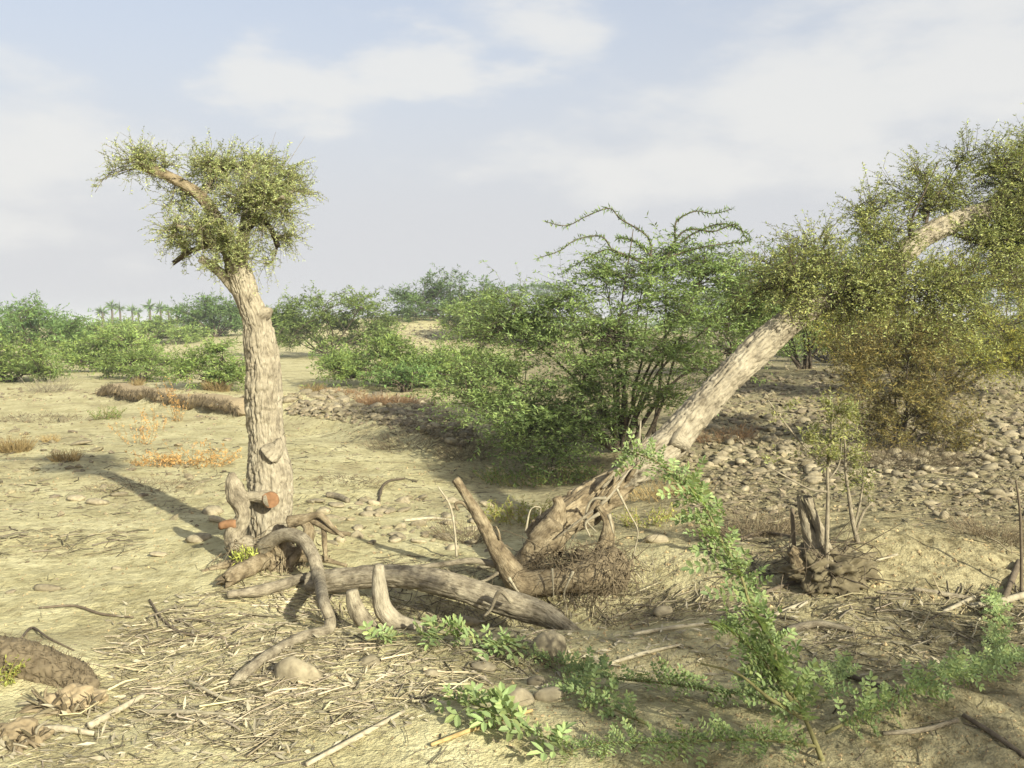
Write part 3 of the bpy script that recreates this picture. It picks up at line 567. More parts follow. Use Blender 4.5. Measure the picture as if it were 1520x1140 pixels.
foliage(wd, lv, cl, skel, nb=11, nt=190, tl=.20, nl=16, ll=.024, lw=.0084, MT=3, up=.05, rb=.005, spread=.9, yellow=.22, amt=.38)
part('twigs', wd, M['darkbark'], lean, 'stuff'); part('crown', lv, M['leaf_l'], lean, 'stuff', False)
lr0 = random.Random(3)
# exposed root crown
dR = float(g1(800, 905)[1]) + .06
RTS = [([(676, 711, 6), (692, 735, 7.5), (710, 765, 10), (728, 798, 12), (748, 832, 17), (772, 862, 22), (800, 864, 20), (835, 860, 20), (875, 856, 24), (905, 850, 18)], dR, 'root', 30, 'broken_root', dict(bark=.004, lump=.12, grain=.06)),
       ([(862, 862, 30), (885, 850, 38), (905, 832, 30), (915, 815, 14)], dR + .12, 'fibre', 40, 'root_ball', dict(bark=.016, lump=.4, crack=(60., 40.))),
       ([(765, 855, 18), (790, 825, 22), (812, 800, 26), (830, 780, 24)], dR + .2, 'root', 30, 'root', dict(bark=.008, lump=.3)),
       ([(826, 738, 7), (830, 752, 10), (822, 785, 17), (812, 818, 22)], D1 - .1, 'root', 26, 'root', dict(bark=.006, lump=.25, jag=.5)),
       ([(880, 842, 13), (898, 805, 10), (902, 775, 9), (888, 752, 8)], dR + .35, 'root', 24, 'root', dict(bark=.008, lump=.3)),
       ([(738, 838, 5), (700, 832, 4.5), (655, 838, 4), (612, 842, 3)], dR + .05, 'grey', 10, 'root', dict(lump=.15)),
       ([(745, 845, 4), (715, 862, 3), (680, 856, 2.5), (660, 845, 2)], dR - .02, 'grey', 8, 'root', dict(lump=.15)),
       ([(712, 775, 4), (700, 758, 4), (686, 746, 3), (676, 748, 2.5), (680, 758, 2)], dR, 'root', 10, 'root', dict(lump=.1)),
       ([(742, 800, 4), (738, 788, 3), (735, 782, 1.5)], dR - .03, 'root', 8, 'splinter', dict(lump=.1)),
       ([(900, 740, 5), (880, 745, 3.5), (872, 770, 3), (885, 790, 2.5)], D1 - .25, 'litter', 8, 'root', dict()), ([(880, 760, 4), (850, 780, 3.5), (825, 800, 3)], D1 - .28, 'grey', 8, 'root', dict()),
       ([(890, 765, 5), (870, 780, 3.5), (878, 795, 2.5)], D1 - .3, 'litter', 8, 'root', dict()), ([(919, 725, 3), (932, 760, 2.5), (946, 787, 2.2), (940, 820, 2), (940, 842, 2), (958, 866, 2)], D1 - .32, 'litter', 6, 'root', dict()),
       ([(905, 762, 4), (910, 780, 3), (912, 795, 2)], D1 - .28, 'litter', 8, 'root', dict()), ([(848, 852, 3), (838, 880, 2.4), (838, 902, 2), (840, 915, 2.5)], dR - .12, 'litter', 6, 'root', dict()), ([(820, 845, 2.4), (821, 890, 2)], dR - .14, 'litter', 6, 'root', dict()),
       ([(780, 790, 3), (785, 760, 2.2), (800, 752, 2), (802, 765, 1.6)], D1 - .1, 'litter', 6, 'root', dict()), ([(756, 855, 4), (766, 875, 3), (775, 885, 2)], dR - .1, 'litter', 6, 'root', dict())]
for q, (rows, d, mat, sides, nm, kw) in enumerate(RTS):
    if sides <= 8: rows = [(r[0] + lr0.gauss(0, 1.5), r[1] + lr0.gauss(0, 1.5), r[2] * .68 * (1 - .5 * j_ / len(rows))) for j_, r in enumerate(rows)]; kw = dict(kw, lump=.2)
    mb = MB(); limb(mb, pxl(rows, d), sides, step=.012, seed=120 + q, **kw); part(nm, mb, M[mat], lean)
mb = MB(); n = 620; c0 = np.where(rng.random((n, 1)) < .45, P(890, 835, dR + .05)[None], P(820, 840, dR + .12)[None]); S = c0 + in_ball(n) * np.array([.24, .2, .14])
E = S + nrm(rng.normal(size=(n, 3)) + np.array([0, -.35, -.7])) * rng.uniform(.05, .30, (n, 1)); E[:, 2] = np.maximum(E[:, 2], height(E[:, 0], E[:, 1]) - .02)
curves(mb, S, E, rng.normal(size=n) * .3, np.full(n, .0032), np.full(n, .0012), 5, 3, c=(.6 + .8 * rng.random((n, 1))) * np.ones((1, 3))); part('rootlets', mb, M['fibre'], lean, 'stuff')

# ================================================================ shrubs
def stems_to(base, targets, r0, wood, mat_rows=8, bend=.12, seed=0):
    sk = []
    for q, t in enumerate(targets):
        t = np.asarray(t, float); m = base + (t - base) * .45 + np.array([0, 0, .10]) * np.linalg.norm(t - base) + rng.normal(size=3) * .05 * np.linalg.norm(t - base)
        b = base + rng.normal(size=3) * np.array([.06, .06, 0]) * np.linalg.norm(t - base) * .5
        k = np.array([(*b - np.array([0, 0, .05]), r0) if False else (b[0], b[1], b[2] - .05, r0), (*(b + (m - b) * .5 + rng.normal(size=3) * .03), r0 * .8), (*m, r0 * .55), (*t, r0 * .18)])
        limb(wood, k, 8, 16, lump=.15, seed=seed + q); sk.append(spline(k, 20)[6:, :3])
    return np.concatenate(sk)
def shrub(name, label, cat, base, clusters, r0, leafmat, group=None, barkmat='darkbark', nst=None, **kw):
    base = np.asarray(base, float); o = thing(name, label, cat, base, group)
    st = MB(); tg = [np.array(c[:3]) for c in clusters]
    if nst: tg = [tg[q] for q in np.linspace(0, len(tg) - 1, nst).astype(int)]
    sk = stems_to(base, tg, r0, st, seed=int(abs(base[0] * 31 + base[1] * 7)))
    wd, lv = MB(), MB(); foliage(wd, lv, clusters, sk, **kw)
    part('trunk', st, M[barkmat], o); part('twigs', wd, M[barkmat], o, 'stuff'); part('crown', lv, M[leafmat], o, 'stuff', False)
    return o
# acacia bush between the trees
ab = g1(925, 668); DA = float(ab[1]); print('acacia', DA)
cl = px_clusters([(700, 590, 46, 16, -.3, .7), (760, 610, 56, 20, -.5, .9), (800, 640, 60, 22, -.7, 1.), (770, 665, 40, 16, -.9, .6), (840, 668, 40, 22, -.9, .8), (720, 545, 46, 16, .2, .7), (780, 560, 50, 22, -.2, 1.), (840, 590, 56, 26, -.6, 1.1), (740, 500, 46, 18, .3, .8), (720, 470, 36, 14, .6, .6),
                  (800, 510, 56, 26, 0, 1.3), (860, 530, 56, 30, -.5, 1.3), (790, 460, 52, 22, .3, 1.2), (850, 450, 56, 26, 0, 1.4), (880, 490, 60, 30, -.4, 1.4), (900, 420, 50, 24, .2, 1.2), (920, 470, 50, 32, -.5, 1.2), (950, 520, 60, 34, -.6, 1.4), (940, 400, 50, 22, 0, 1.1),
                  (980, 440, 56, 30, -.2, 1.4), (1000, 390, 50, 22, .2, 1.2), (1040, 370, 40, 16, .2, .9), (1050, 410, 56, 26, .1, 1.3), (1085, 385, 40, 18, .4, .8), (1090, 440, 50, 30, .2, 1.2), (1030, 480, 56, 30, -.3, 1.2), (1000, 540, 50, 28, -.5, 1.), (1080, 500, 50, 26, .2, .9),
                  (920, 570, 50, 28, -.8, 1.), (880, 620, 46, 24, -.9, .8), (980, 590, 46, 24, -.5, .8), (1050, 545, 46, 22, 0, .6), (1130, 470, 40, 22, .5, .7), (930, 630, 40, 22, -.7, .5), (710, 630, 46, 16, -.6, .7), (690, 560, 36, 14, -.1, .5), (750, 645, 46, 18, -.9, .8), (780, 690, 40, 16, -1.2, .6), (830, 700, 36, 14, -1.2, .5), (700, 500, 40, 14, .3, .5), (870, 660, 36, 20, -1., .6), (690, 600, 30, 12, -.5, .4), (1130, 520, 46, 16, .2, .7), (1160, 440, 44, 18, .3, .9), (1165, 490, 40, 16, .4, .7), (1100, 560, 40, 14, .1, .5), (760, 440, 44, 14, .4, .8), (690, 530, 40, 12, .2, .5), (660, 575, 26, 10, -.2, .35), (1140, 405, 40, 16, .3, .8), (830, 610, 50, 16, -.8, .8)], DA, 1.5)
bush = thing('acacia_bush', 'wide feathery green acacia bush with dark stems and long arching top shoots', 'bush', ab)
st = MB(); tg = [P(px, py, DA + o) for px, py, o in ((700, 590, -.3), (760, 480, .3), (800, 620, -.6), (840, 440, 0), (900, 420, .2), (960, 400, 0), (1050, 400, .2), (1100, 450, .3), (860, 540, -.7), (1010, 500, -.4), (760, 560, .1), (940, 340, 0), (1080, 520, .1), (905, 500, -.5))]
sk = stems_to(ab, tg, .028, st, seed=400)
b2 = P(955, 655, DA + .1); sk = np.concatenate([sk, stems_to(b2, [P(965, 420, DA), P(1030, 440, DA - .2), P(985, 370, DA + .1)], .024, st, seed=430)])
part('trunk', st, M['darkbark'], bush)
wd, lv = MB(), MB(); foliage(wd, lv, cl, sk, nb=10, nt=92, tl=.44, nl=17, MT=3, ll=.052, lw=.016, up=.03, rb=.006, spread=.7, yellow=.16, sag=-.05, zf=.3)
ARC = [[(965, 400), (955, 360), (935, 325), (905, 308), (870, 322), (840, 332), (810, 330)], [(960, 385), (920, 370), (890, 353), (860, 355), (835, 375), (803, 385)], [(955, 395), (930, 375), (900, 368), (865, 385), (840, 402)],
       [(985, 395), (995, 360), (1005, 330), (1035, 316), (1060, 320), (1088, 315)], [(985, 385), (1020, 350), (1060, 340), (1095, 335), (1112, 355)], [(990, 380), (1040, 365), (1080, 362), (1120, 360)], [(970, 380), (940, 360), (915, 350)], [(1000, 370), (1030, 345), (1070, 335), (1110, 348)]]
for q, a in enumerate(ARC):
    k = np.array([(*P(x, y, DA + .1 * math.sin(q * 2.1 + j * .4)), .009 * (1 - j / len(a)) + .0025) for j, (x, y) in enumerate([(x + lr0.gauss(0, 4), y + lr0.gauss(0, 3)) for x, y in a])]); limb(wd, k, 6, 30)
    s = spline(k, 90)[12:, :3]; s = s[rng.random(len(s)) < .85]; nrep = 4; B = np.repeat(s, nrep, 0); T = np.repeat(np.gradient(s, axis=0), nrep, 0); n = len(B)
    A = nrm(T) * .5 + nrm(rng.normal(size=(n, 3))); blades(lv, B, A, .07 * (.25 + 1. * rng.random(n)), .014, leaf_cols(n) * .85)
part('twigs', wd, M['darkbark'], bush, 'stuff'); part('crown', lv, M['leaf_a'], bush, 'stuff', False)
# low bright green bush at the acacia's foot
q = g1(790, 690)
b = np.array([4.1, -.7, float(hfast(np.array([4.1]), np.array([-.7]))[0])]); keep = rng; rng = np.random.default_rng(99)
shrub('thorn_bush', 'open thorn bush standing beside the viewer, shading the right foreground', 'bush', b, [(4.1 + dx, -.7 + dy, z, .5, .5, .34, 1.) for dx, dy, z in ((-.7, 0, 1.9), (0, .3, 2.2), (.6, -.2, 2.0), (-.3, -.5, 2.5), (.3, .2, 2.8), (-.9, .4, 2.4), (.8, .4, 2.5), (0, -.4, 1.6), (-.5, .6, 2.9), (1.3, .2, 2.2), (1.0, -.3, 2.8), (1.6, .3, 2.6))], .03, 'leaf_y', nst=8, nb=8, nt=85, tl=.3, nl=12, ll=.05, lw=.016, up=.1, rb=.007, spread=.8, MT=3)
rng = keep
# tamarisk, yellow shrubs on the right
q = g1(1330, 668); d = float(q[1])
shrub('tamarisk_shrub', 'brownish feathery tamarisk shrub on the stony ground behind the saplings', 'shrub', q, px_clusters([(1260, 530, 36, 30, 0, .8), (1300, 500, 50, 26, .2, 1.), (1350, 520, 50, 34, 0, 1.1), (1270, 590, 36, 34, -.2, .9), (1320, 580, 50, 36, 0, 1.2), (1390, 560, 46, 36, .1, 1.1),
      (1350, 630, 50, 30, -.1, 1.), (1400, 620, 44, 30, .1, .9), (1420, 650, 34, 22, 0, .5), (1290, 640, 34, 26, -.1, .6), (1380, 500, 40, 26, .2, .7)], d, 1.2), .018, 'leaf_b', nst=8, nb=10, nt=250, tl=.34, nl=13, ll=.052, lw=.0105, MT=3, up=.3, rb=.005, spread=.5, yellow=.4, amt=.3)
q = g1(1400, 590); d = float(q[1])
shrub('thorn_bush', 'broad yellow green thorn bush under the leaning tree crown', 'bush', q, px_clusters([(1230, 480, 50, 30, .3), (1290, 520, 44, 22, .2, .7), (1400, 540, 50, 22, .2, .8), (1520, 540, 60, 22, .2, .8), (1300, 470, 60, 34, .3), (1360, 430, 60, 34, 0), (1430, 420, 60, 40, .2), (1500, 400, 60, 44, .3), (1340, 500, 60, 30, -.3), (1420, 490, 60, 40, -.4), (1500, 480, 60, 46, -.2), (1570, 430, 70, 60, 0), (1470, 540, 40, 26, -.6, .6), (1550, 520, 60, 36, -.4)], d, 1.3),
      .03, 'leaf_y', nst=9, nb=9, nt=200, tl=.36, nl=13, ll=.058, lw=.0155, MT=3, up=.1, rb=.008, spread=.8, yellow=.35)
# distant shrubs: name, label, pixel box of the crown, ground contact row, leaf, size of a leaf
def far_shrub(label, x0, x1, y0, y1, yb, mat, seed, name='distant_shrub', cat='shrub', group=None, dense=1., dist=None, flat_top=False):
    global rng
    keep = rng; rng = np.random.default_rng(seed)
    xm = (x0 + x1) / 2; b = g1(xm, yb); d = float(b[1])
    if dist: d = dist; X_ = P(xm, yb, d); b = np.array([X_[0], d, float(height(np.array([X_[0]]), np.array([d]))[0])])
    w, h = x1 - x0, y1 - y0; n = int(np.clip(w / 16, 5, 13)); C = []
    for j in range(n):
        u = (j + .5) / n; top = y0 + h * .55 * (abs(u - .5 + .1 * rng.normal()) * 2) ** 1.8 + h * .32 * rng.random() ** 2
        for lev in range(3 if h > 40 else 2):
            f = lev / (3 if h > 40 else 2) + .12 + .1 * rng.random(); yy = top + (y1 - top) * f; rr = w / n * (.9 + .5 * rng.random())
            C.append((x0 + w * u + rng.normal() * w * .02, yy, rr, max(5, h * .14), rng.normal() * w / FPX * d * .22, .6 + .8 * rng.random()))
    s = d / 10.; r = shrub(name, label, cat, b, px_clusters(C, d, 1.5), .02 * (s ** .6), mat, group, nst=min(len(C), 10), nb=6, nt=int(33 * dense), tl=.24 * s ** .6, nl=12, ll=.050 * s ** .85, lw=.0135 * s ** .85, MT=3, zf=.6, tw=.35, up=.12, rb=.006 * s ** .7, spread=.8, yellow=.2, amt=.3)
    rng = keep; return r
FS = [('dark spreading acacia at the far left edge with layered crown', -30, 132, 440, 520, 530, 'leaf_d', 1.3), ('pale green low shrub mass beneath the dark spreading acacia', -60, 90, 492, 560, 566, 'leaf_s', 1.),
      ('dark rounded bush rising behind the pollarded trunk', 270, 372, 430, 492, 500, 'leaf_d', 1.3), ('large bright green bush just right of the pollarded trunk', 385, 590, 420, 520, 530, 'leaf_s', 1.5),
      ('tall dark bush with arching top shoots behind the gravel rise', 585, 742, 396, 470, 474, 'leaf_d', 1.4), ('light green shrub sprawling in front of the gravel rise', 480, 690, 500, 566, 574, 'leaf_s', 1.2),
      ('low green shrub on the sandy slope left of the pollarded trunk', 270, 372, 500, 570, 578, 'leaf_s', 1.), ('dull green shrub spreading over the sand patch', 90, 230, 490, 545, 552, 'leaf_s', 1.1),
      ('flat mat of green shrub on pale sand above the eroded bank', 150, 270, 520, 560, 566, 'leaf_s', .8), ('dark shrub band at the foot of the far acacia', 120, 300, 474, 508, 512, 'leaf_s', 1.1),
      ('green shrub rounding the right shoulder of the gravel rise', 660, 830, 436, 500, 508, 'leaf_s', 1.3), ('hazy dark bush on the skyline behind the acacia', 735, 850, 412, 446, 462, 'leaf_d', 1.), ('bushy green shrub behind the acacia and the leaning trunk', 990, 1190, 395, 500, 520, 'leaf_s', 1.2), ('leafy green bush filling the gap above the leaning trunk', 1090, 1300, 365, 500, 548, 'leaf_s', 1.5),
      ('dark hill thicket bush seen under the leaning crown', 1240, 1330, 330, 420, 470, 'leaf_d', 1.2), ('green bush crowding the ground right of the leaning trunk', 1180, 1300, 460, 520, 532, 'leaf_y', 1.), ('dark green bush under the leaning crown at the right edge', 1400, 1600, 350, 470, 505, 'leaf_d', 1.3),
      ('yellow green shrub mass behind the tamarisk on the stony plain', 1270, 1450, 455, 535, 545, 'leaf_y', 1.1), ('olive shrub at the right edge beyond the stony bed', 1440, 1640, 440, 530, 540, 'leaf_y', 1.1), ('grassy low green shrub seen past the leaning trunk', 1150, 1300, 490, 530, 538, 'leaf_s', .8),
      ('small grey green shrub beside the rust coloured grass', 560, 640, 545, 575, 582, 'leaf_d', .6), ('low yellow green shrub at the edge of the rust grass', 640, 760, 510, 560, 572, 'leaf_s', .9)]
for q, (lab, x0, x1, y0, y1, yb, mat, dn) in enumerate(FS): far_shrub(lab, x0, x1, y0, y1, yb, mat, 500 + q, dense=dn)
# far skyline: palms and a thicket that reads as one mass
mb = MB(); wdd = MB()
for q in range(130):
    px = rng.uniform(-300, 1800); d = rng.uniform(150, 260); g = P(px, 480, d); z = float(height(np.array([g[0]]), np.array([d]))[0]); hh = rng.uniform(1.0, 2.8); n = 130
    c0 = np.array([g[0], d, z + hh * .5]); blades(mb, c0 + in_ball(n) * np.array([rng.uniform(2, 5), 2, hh * .55]), nrm(rng.normal(size=(n, 3)) + np.array([0, 0, .4])), .9, .45, leaf_cols(n))
single('far_thicket', mb, M['leaf_d'], (0, 200, 0), 'hazy band of far scrub along the skyline', 'thicket', kind='stuff', smooth=False)
for q, px in enumerate((152, 166, 178, 196, 205, 222, 238, 250, 262, 272, 690, 870, 532, 545)):
    d = 130 + 11 * (q % 5); base = P(px, 476, d); z = float(height(np.array([base[0]]), np.array([d]))[0]); b = np.array([base[0], d, z]); h = CAMH + (478 - (463 - 8 * ((q * 7) % 4) / 3.)) / FPX * d - z; h = max(h, 1.2)
    o = thing('palm_tree', 'tiny hazy palm tree on the far skyline', 'palm', b, 'palms on the far skyline')
    mb = MB(); limb(mb, np.array([(*b, .22), (b[0] + .1, d, z + h * .6, .16), (b[0], d, z + h, .14)]), 6, 8); part('trunk', mb, M['darkbark'], o)
    mb = MB(); n = 46; t = b + np.array([0, 0, h]); A = nrm(rng.normal(size=(n, 3)) * np.array([1, 1, .6]) + np.array([0, 0, .15])); blades(mb, np.repeat(t[None], n, 0), A, .95 + .5 * rng.random(n), .28, leaf_cols(n)); part('crown', mb, M['leaf_d'], o, 'stuff', False)

# ================================================================ stump, mound and saplings on the right
sp = g1(1225, 862); dT = float(sp[1])
stump = thing('rotten_stump', 'rotten split stump standing in a clump of dark earth on the right', 'stump', sp)
for q, (rows, mat) in enumerate([([(1222, 842, 22), (1210, 815, 15), (1200, 785, 12), (1191, 757, 9), (1186, 738, 5)], 'grey'), ([(1226, 840, 16), (1220, 800, 9), (1210, 770, 7), (1200, 742, 6)], 'grey'), ([(1190, 845, 14), (1180, 822, 10), (1172, 815, 8)], 'root')]):
    mb = MB(); limb(mb, pxl(rows, dT - .03 * q), 30, step=.012, bark=.008, lump=.3, grain=.08, seed=201 + q, jag=.8, crack=(50., 8.)); part('split_stem', mb, M[mat], stump)
mb = MB(); V, F = ICO3; c0 = P(1222, 838, dT)
V = V * (1 + .40 * noise(V * 1.8, 77)[:, None] +   .26 * noise(V * 4.4, 78)[:, None] + .13 * noise(V * 9, 79)[:, None] + .07 * noise(V * 19, 80)[:, None] + .045 * noise(V * 40, 81)[:, None]); mb.add(V * np.array([.23, .16, .13]) + c0 - np.array([-.03, 0, .03]), F); part('root_clod', mb, M['soil'], stump)
mb = MB(); n = 150; S = c0 + in_ball(n) * np.array([.22, .16, .14]); E = S + nrm(rng.normal(size=(n, 3)) + np.array([0, -.4, -.4])) * rng.uniform(.06, .32, (n, 1)); E[:, 2] = np.maximum(E[:, 2], height(E[:, 0], E[:, 1]))
curves(mb, S, E, rng.normal(size=n) * .2, np.full(n, .0035), np.full(n, .0015), 6, 4); part('rootlets', mb, M['darktwig'], stump, 'stuff')
def sapling(label, rows, d, branches, cl, group=None, nt=60):
    rows = [(r[0] + lr0.gauss(0, 1), r[1], r[2] * .72) for r in rows]; branches = [[(r[0], r[1], r[2] * .7) for r in br] for br in branches]; k = pxl(rows, d); o = thing('sapling', label, 'sapling', k[0, :3], group); mb = MB(); limb(mb, k, 10, step=.02, lump=.12, seed=int(d * 100)); sk = [spline(k, 30)[8:, :3]]
    for br in branches: kk = pxl(br, d); limb(mb, kk, 8, step=.02, lump=.1); sk.append(spline(kk, 14)[3:, :3])
    part('trunk', mb, M['grey'], o); wd, lv = MB(), MB()
    foliage(wd, lv, px_clusters(cl, d, 1.), np.concatenate(sk), nb=6, nt=nt, tl=.10, nl=10, ll=.022, lw=.009, up=.5, rb=.003, spread=.6, yellow=.2)
    part('twigs', wd, M['litter'], o, 'stuff'); part('crown', lv, M['sap'], o, 'stuff', False)
sapling('thin leafy sapling growing from the rotten stump clod', [(1228, 848, 5.5), (1226, 800, 4.5), (1228, 740, 4), (1229, 700, 3.2), (1232, 650, 2.4), (1238, 600, 1.4)], dT - .1, [[(1228, 730, 3), (1205, 727, 2.4), (1180, 715, 2), (1135, 690, 1.2)], [(1228, 695, 2.4), (1200, 670, 2), (1165, 628, 2), (1140, 594, 1.4)], [(1228, 715, 2), (1245, 690, 1.8), (1250, 650, 1.2)]],
        [(1230, 640, 22, 40, 0), (1215, 665, 30, 30, .05, .9), (1245, 615, 24, 26, .05, .8), (1228, 690, 24, 18, -.05, .6), (1155, 610, 14, 16, 0, .2), (1140, 690, 12, 8, 0, .12), (1190, 655, 20, 16, 0, .3)], nt=62)
q = g1(1272, 806); sapling('forked sapling rooted in the pale mound behind the stump clod', [(1274, 806, 6), (1266, 775, 5), (1260, 740, 4), (1257, 700, 3.2), (1254, 660, 2.4), (1250, 620, 1.4)], float(q[1]), [[(1270, 790, 3.5), (1282, 760, 3), (1295, 745, 2)], [(1268, 780, 3), (1276, 750, 2.4), (1282, 710, 1.6)]],
        [(1255, 640, 22, 36, 0), (1262, 680, 24, 22, .05, .8), (1285, 690, 22, 26, 0, .5), (1295, 740, 18, 14, 0, .35), (1275, 715, 20, 20, 0, .4)], nt=46)

# ================================================================ foreground leafy sprigs
def leaf_mesh(seed, n=4, ll=.030, lw=.0155):
    """a feather leaf: leaflet pairs along a short stalk"""
    r = np.random.default_rng(seed); mb = MB(); L = n * .017 + .02
    ax = np.linspace(.012, L, n); pos = [(a, s) for a in ax for s in (-1, 1)] + [(L + .006, 0)]
    for a, s in pos:
        d = np.array([.45 + .2 * r.random(), s, 0.]) if s else np.array([1., 0, 0]); d /= np.linalg.norm(d); t = np.array([-d[1], d[0], 0]); l, w = ll * r.uniform(.75, 1.15), lw * r.uniform(.8, 1.15)
        zc = r.uniform(-.25, .3); b = np.array([a, 0, -1.6 * a * a]); up = np.array([0, 0, 1.])
        V = [b, b + d * l * .3 + t * w * .45 + up * w * .22, b + d * l * .72 + t * w * .42 + up * (w * .2 + zc * l * .4), b + d * l + up * zc * l * .7, b + d * l * .72 - t * w * .42 + up * (w * .2 + zc * l * .4), b + d * l * .3 - t * w * .45 + up * w * .22]
        v = r.uniform(.65, 1.25); yl = .18 * r.random() ** 2; mb.add(V, np.array([[0, 1, 2, 3], [0, 3, 4, 5]]), np.array([v * (1.02 + yl), v * (1 + .1 * yl), v * (.95 - .5 * yl)]))
    mb.add([(0, .0008, 0), (0, -.0008, 0), (L, -.0005, -1.6 * L * L), (L, .0005, -1.6 * L * L)], np.array([[0, 1, 2, 3]]), np.array([1.2, 1.1, .8]))
    return mesh_of('leaf', mb, M['leaf_f'], smooth=False)
LEAVES = [leaf_mesh(s, n) for s, n in ((1, 3), (2, 4), (3, 5), (4, 6), (5, 3), (6, 5), (7, 2))]
BIGLEAVES = [leaf_mesh(s, n, .05, .022) for s, n in ((11, 2), (12, 3), (13, 3))]
lr = random.Random(5)
def sprig(name, label, rows, step, meshes=LEAVES, size=1., group=None, t0=.06, off=None, mat='stemwood', shoots=()):
    k = pxl(rows) if len(rows[0]) > 3 else None
    if k is None:
        g = G([r[0] for r in rows], [r[1] for r in rows]); hgt = off if off is not None else .05
        k = np.array([(q[0], q[1], q[2] + hgt * (.4 + .6 * math.sin(math.pi * (.15 + .8 * j / len(rows)))), r[2] / FPX * q[1]) for j, (q, r) in enumerate(zip(g, rows))])
    o = thing(name, label, 'branch', k[0, :3], group); k[:, 3] *= .7; mb = MB(); limb(mb, k, 8, step=.03, lump=.2, seed=len(rows)); paths = [k]
    for s in shoots: kk = pxl(s); limb(mb, kk, 6, step=.03); paths.append(kk)
    part('stem', mb, M[mat], o); org = np.array(o.location); cnt = 0
    for k in paths:
        L = np.linalg.norm(np.diff(k[:, :3], axis=0), axis=1).sum(); n = int(L / step); s = spline(k, n + 2); T = nrm(np.gradient(s[:, :3], axis=0))
        for j in range(int(n * t0), n + 1):
            for side in range(4):
                if cnt >= 296 or lr.random() < (.06 if meshes is LEAVES else .5): continue
                x = Vector(T[j]); a = Vector((lr.gauss(0, 1), lr.gauss(0, 1), lr.gauss(.35, .6))); a = (a - x * a.dot(x)).normalized(); dr = (x * .45 + a).normalized()
                up = Vector((lr.gauss(0, .35) + .25, lr.gauss(0, .35) - .45, 1)); yv = up.cross(dr).normalized(); zv = dr.cross(yv)
                m = Matrix((dr, yv, zv)).transposed().to_4x4(); sc = size * lr.choice((.55, .8, 1., 1.15, 1.3)) * lr.uniform(.85, 1.1) * (1.0 if j < n * .85 else .75)
                e = bpy.data.objects.new('leaf', lr.choice(meshes)); col.objects.link(e); e.parent = o
                e.matrix_local = Matrix.Translation(Vector(s[j, :3] - org)) @ m @ Matrix.Scale(sc, 4); cnt += 1
    return o
DF = float(g1(1215, 1128)[1])
sprig('leafy_shoot', 'tall arching green leafy shoot rising from the foreground ground', [(1224, 1138, 6, DF), (1206, 1092, 5.2, DF), (1186, 1048, 4.8, DF + .02), (1156, 998, 4.4, DF + .04), (1146, 955, 4, DF + .06), (1116, 905, 3.6, DF + .1), (1098, 850, 3.2, DF + .14), (1068, 798, 2.8, DF + .19), (1045, 748, 2.4, DF + .24), (1010, 712, 2.5, DF + .3), (968, 682, 2, DF + .36), (925, 668, 1.4, DF + .42)],
      .019, t0=.14, size=.84, shoots=[[(1175, 1040, 4, DF), (1135, 985, 3.5, DF + .05), (1108, 955, 3, DF + .08), (1075, 930, 2, DF + .12), (1045, 925, 1.2, DF + .16)], [(1190, 1065, 4, DF - .02), (1140, 1035, 3, DF - .02), (1095, 1000, 2, DF), (1040, 985, 1.4, DF + .04)]])
sprig('leafy_runner', 'green leafy runner trailing over the ground left of the tall shoot', [(1195, 1075, 4), (1120, 1052, 3.6), (1050, 1044, 3.2), (980, 1035, 2.8), (900, 1025, 2.4), (840, 1005, 2), (785, 985, 1.5)], .022, size=.62, off=.06)
sprig('leafy_runner', 'green leafy runner stretching right past the shaded foreground stick', [(1225, 1110, 4), (1280, 1088, 3.6), (1340, 1060, 3.2), (1400, 1035, 2.8), (1460, 1015, 2.4), (1530, 990, 1.8)], .021, size=.62, off=.08)
sprig('leafy_runner', 'pale broad leaved runner lying in front of the fallen log', [(785, 975, 2.6), (740, 972, 2.4), (690, 962, 2.2), (640, 960, 2), (590, 962, 1.8), (545, 964, 1.4)],  .026, BIGLEAVES, .85, off=.06)
sprig('leafy_runner', 'leafy runner creeping over bare soil toward the pair of flat stones', [(960, 1085, 3), (900, 1062, 2.6), (860, 1040, 2.2), (830, 1020, 1.6)], .03, size=.7, off=.04)
sprig('leafy_runner', 'bunch of long green leaves on a low stem beside the bottom twig litter', [(850, 1140, 3), (800, 1115, 2.6), (745, 1088, 2.2), (690, 1068, 1.8), (655, 1055, 1.4)], .028, BIGLEAVES, .82, off=.07)
sprig('leafy_runner', 'dense low leafy stem along the very foot of the tall shoot', [(1210, 1130, 4), (1140, 1128, 3.6), (1060, 1132, 3), (980, 1136, 2.6), (900, 1134, 2.2), (840, 1142, 1.6)], .019, size=.62, off=.08)
sprig('leafy_runner', 'small green sprig among pale roots at the right edge', [(1470, 985, 2.5), (1480, 950, 2.2), (1478, 915, 1.8), (1470, 890, 1.2)], .026, size=.52, off=.05)
sprig('leafy_runner', 'sparse green sprig on the soil right of the tall shoot', [(1222, 1055, 2), (1240, 1030, 1.8), (1246, 1010, 1.4), (1250, 1000, 1)], .03, size=.6, off=.05)

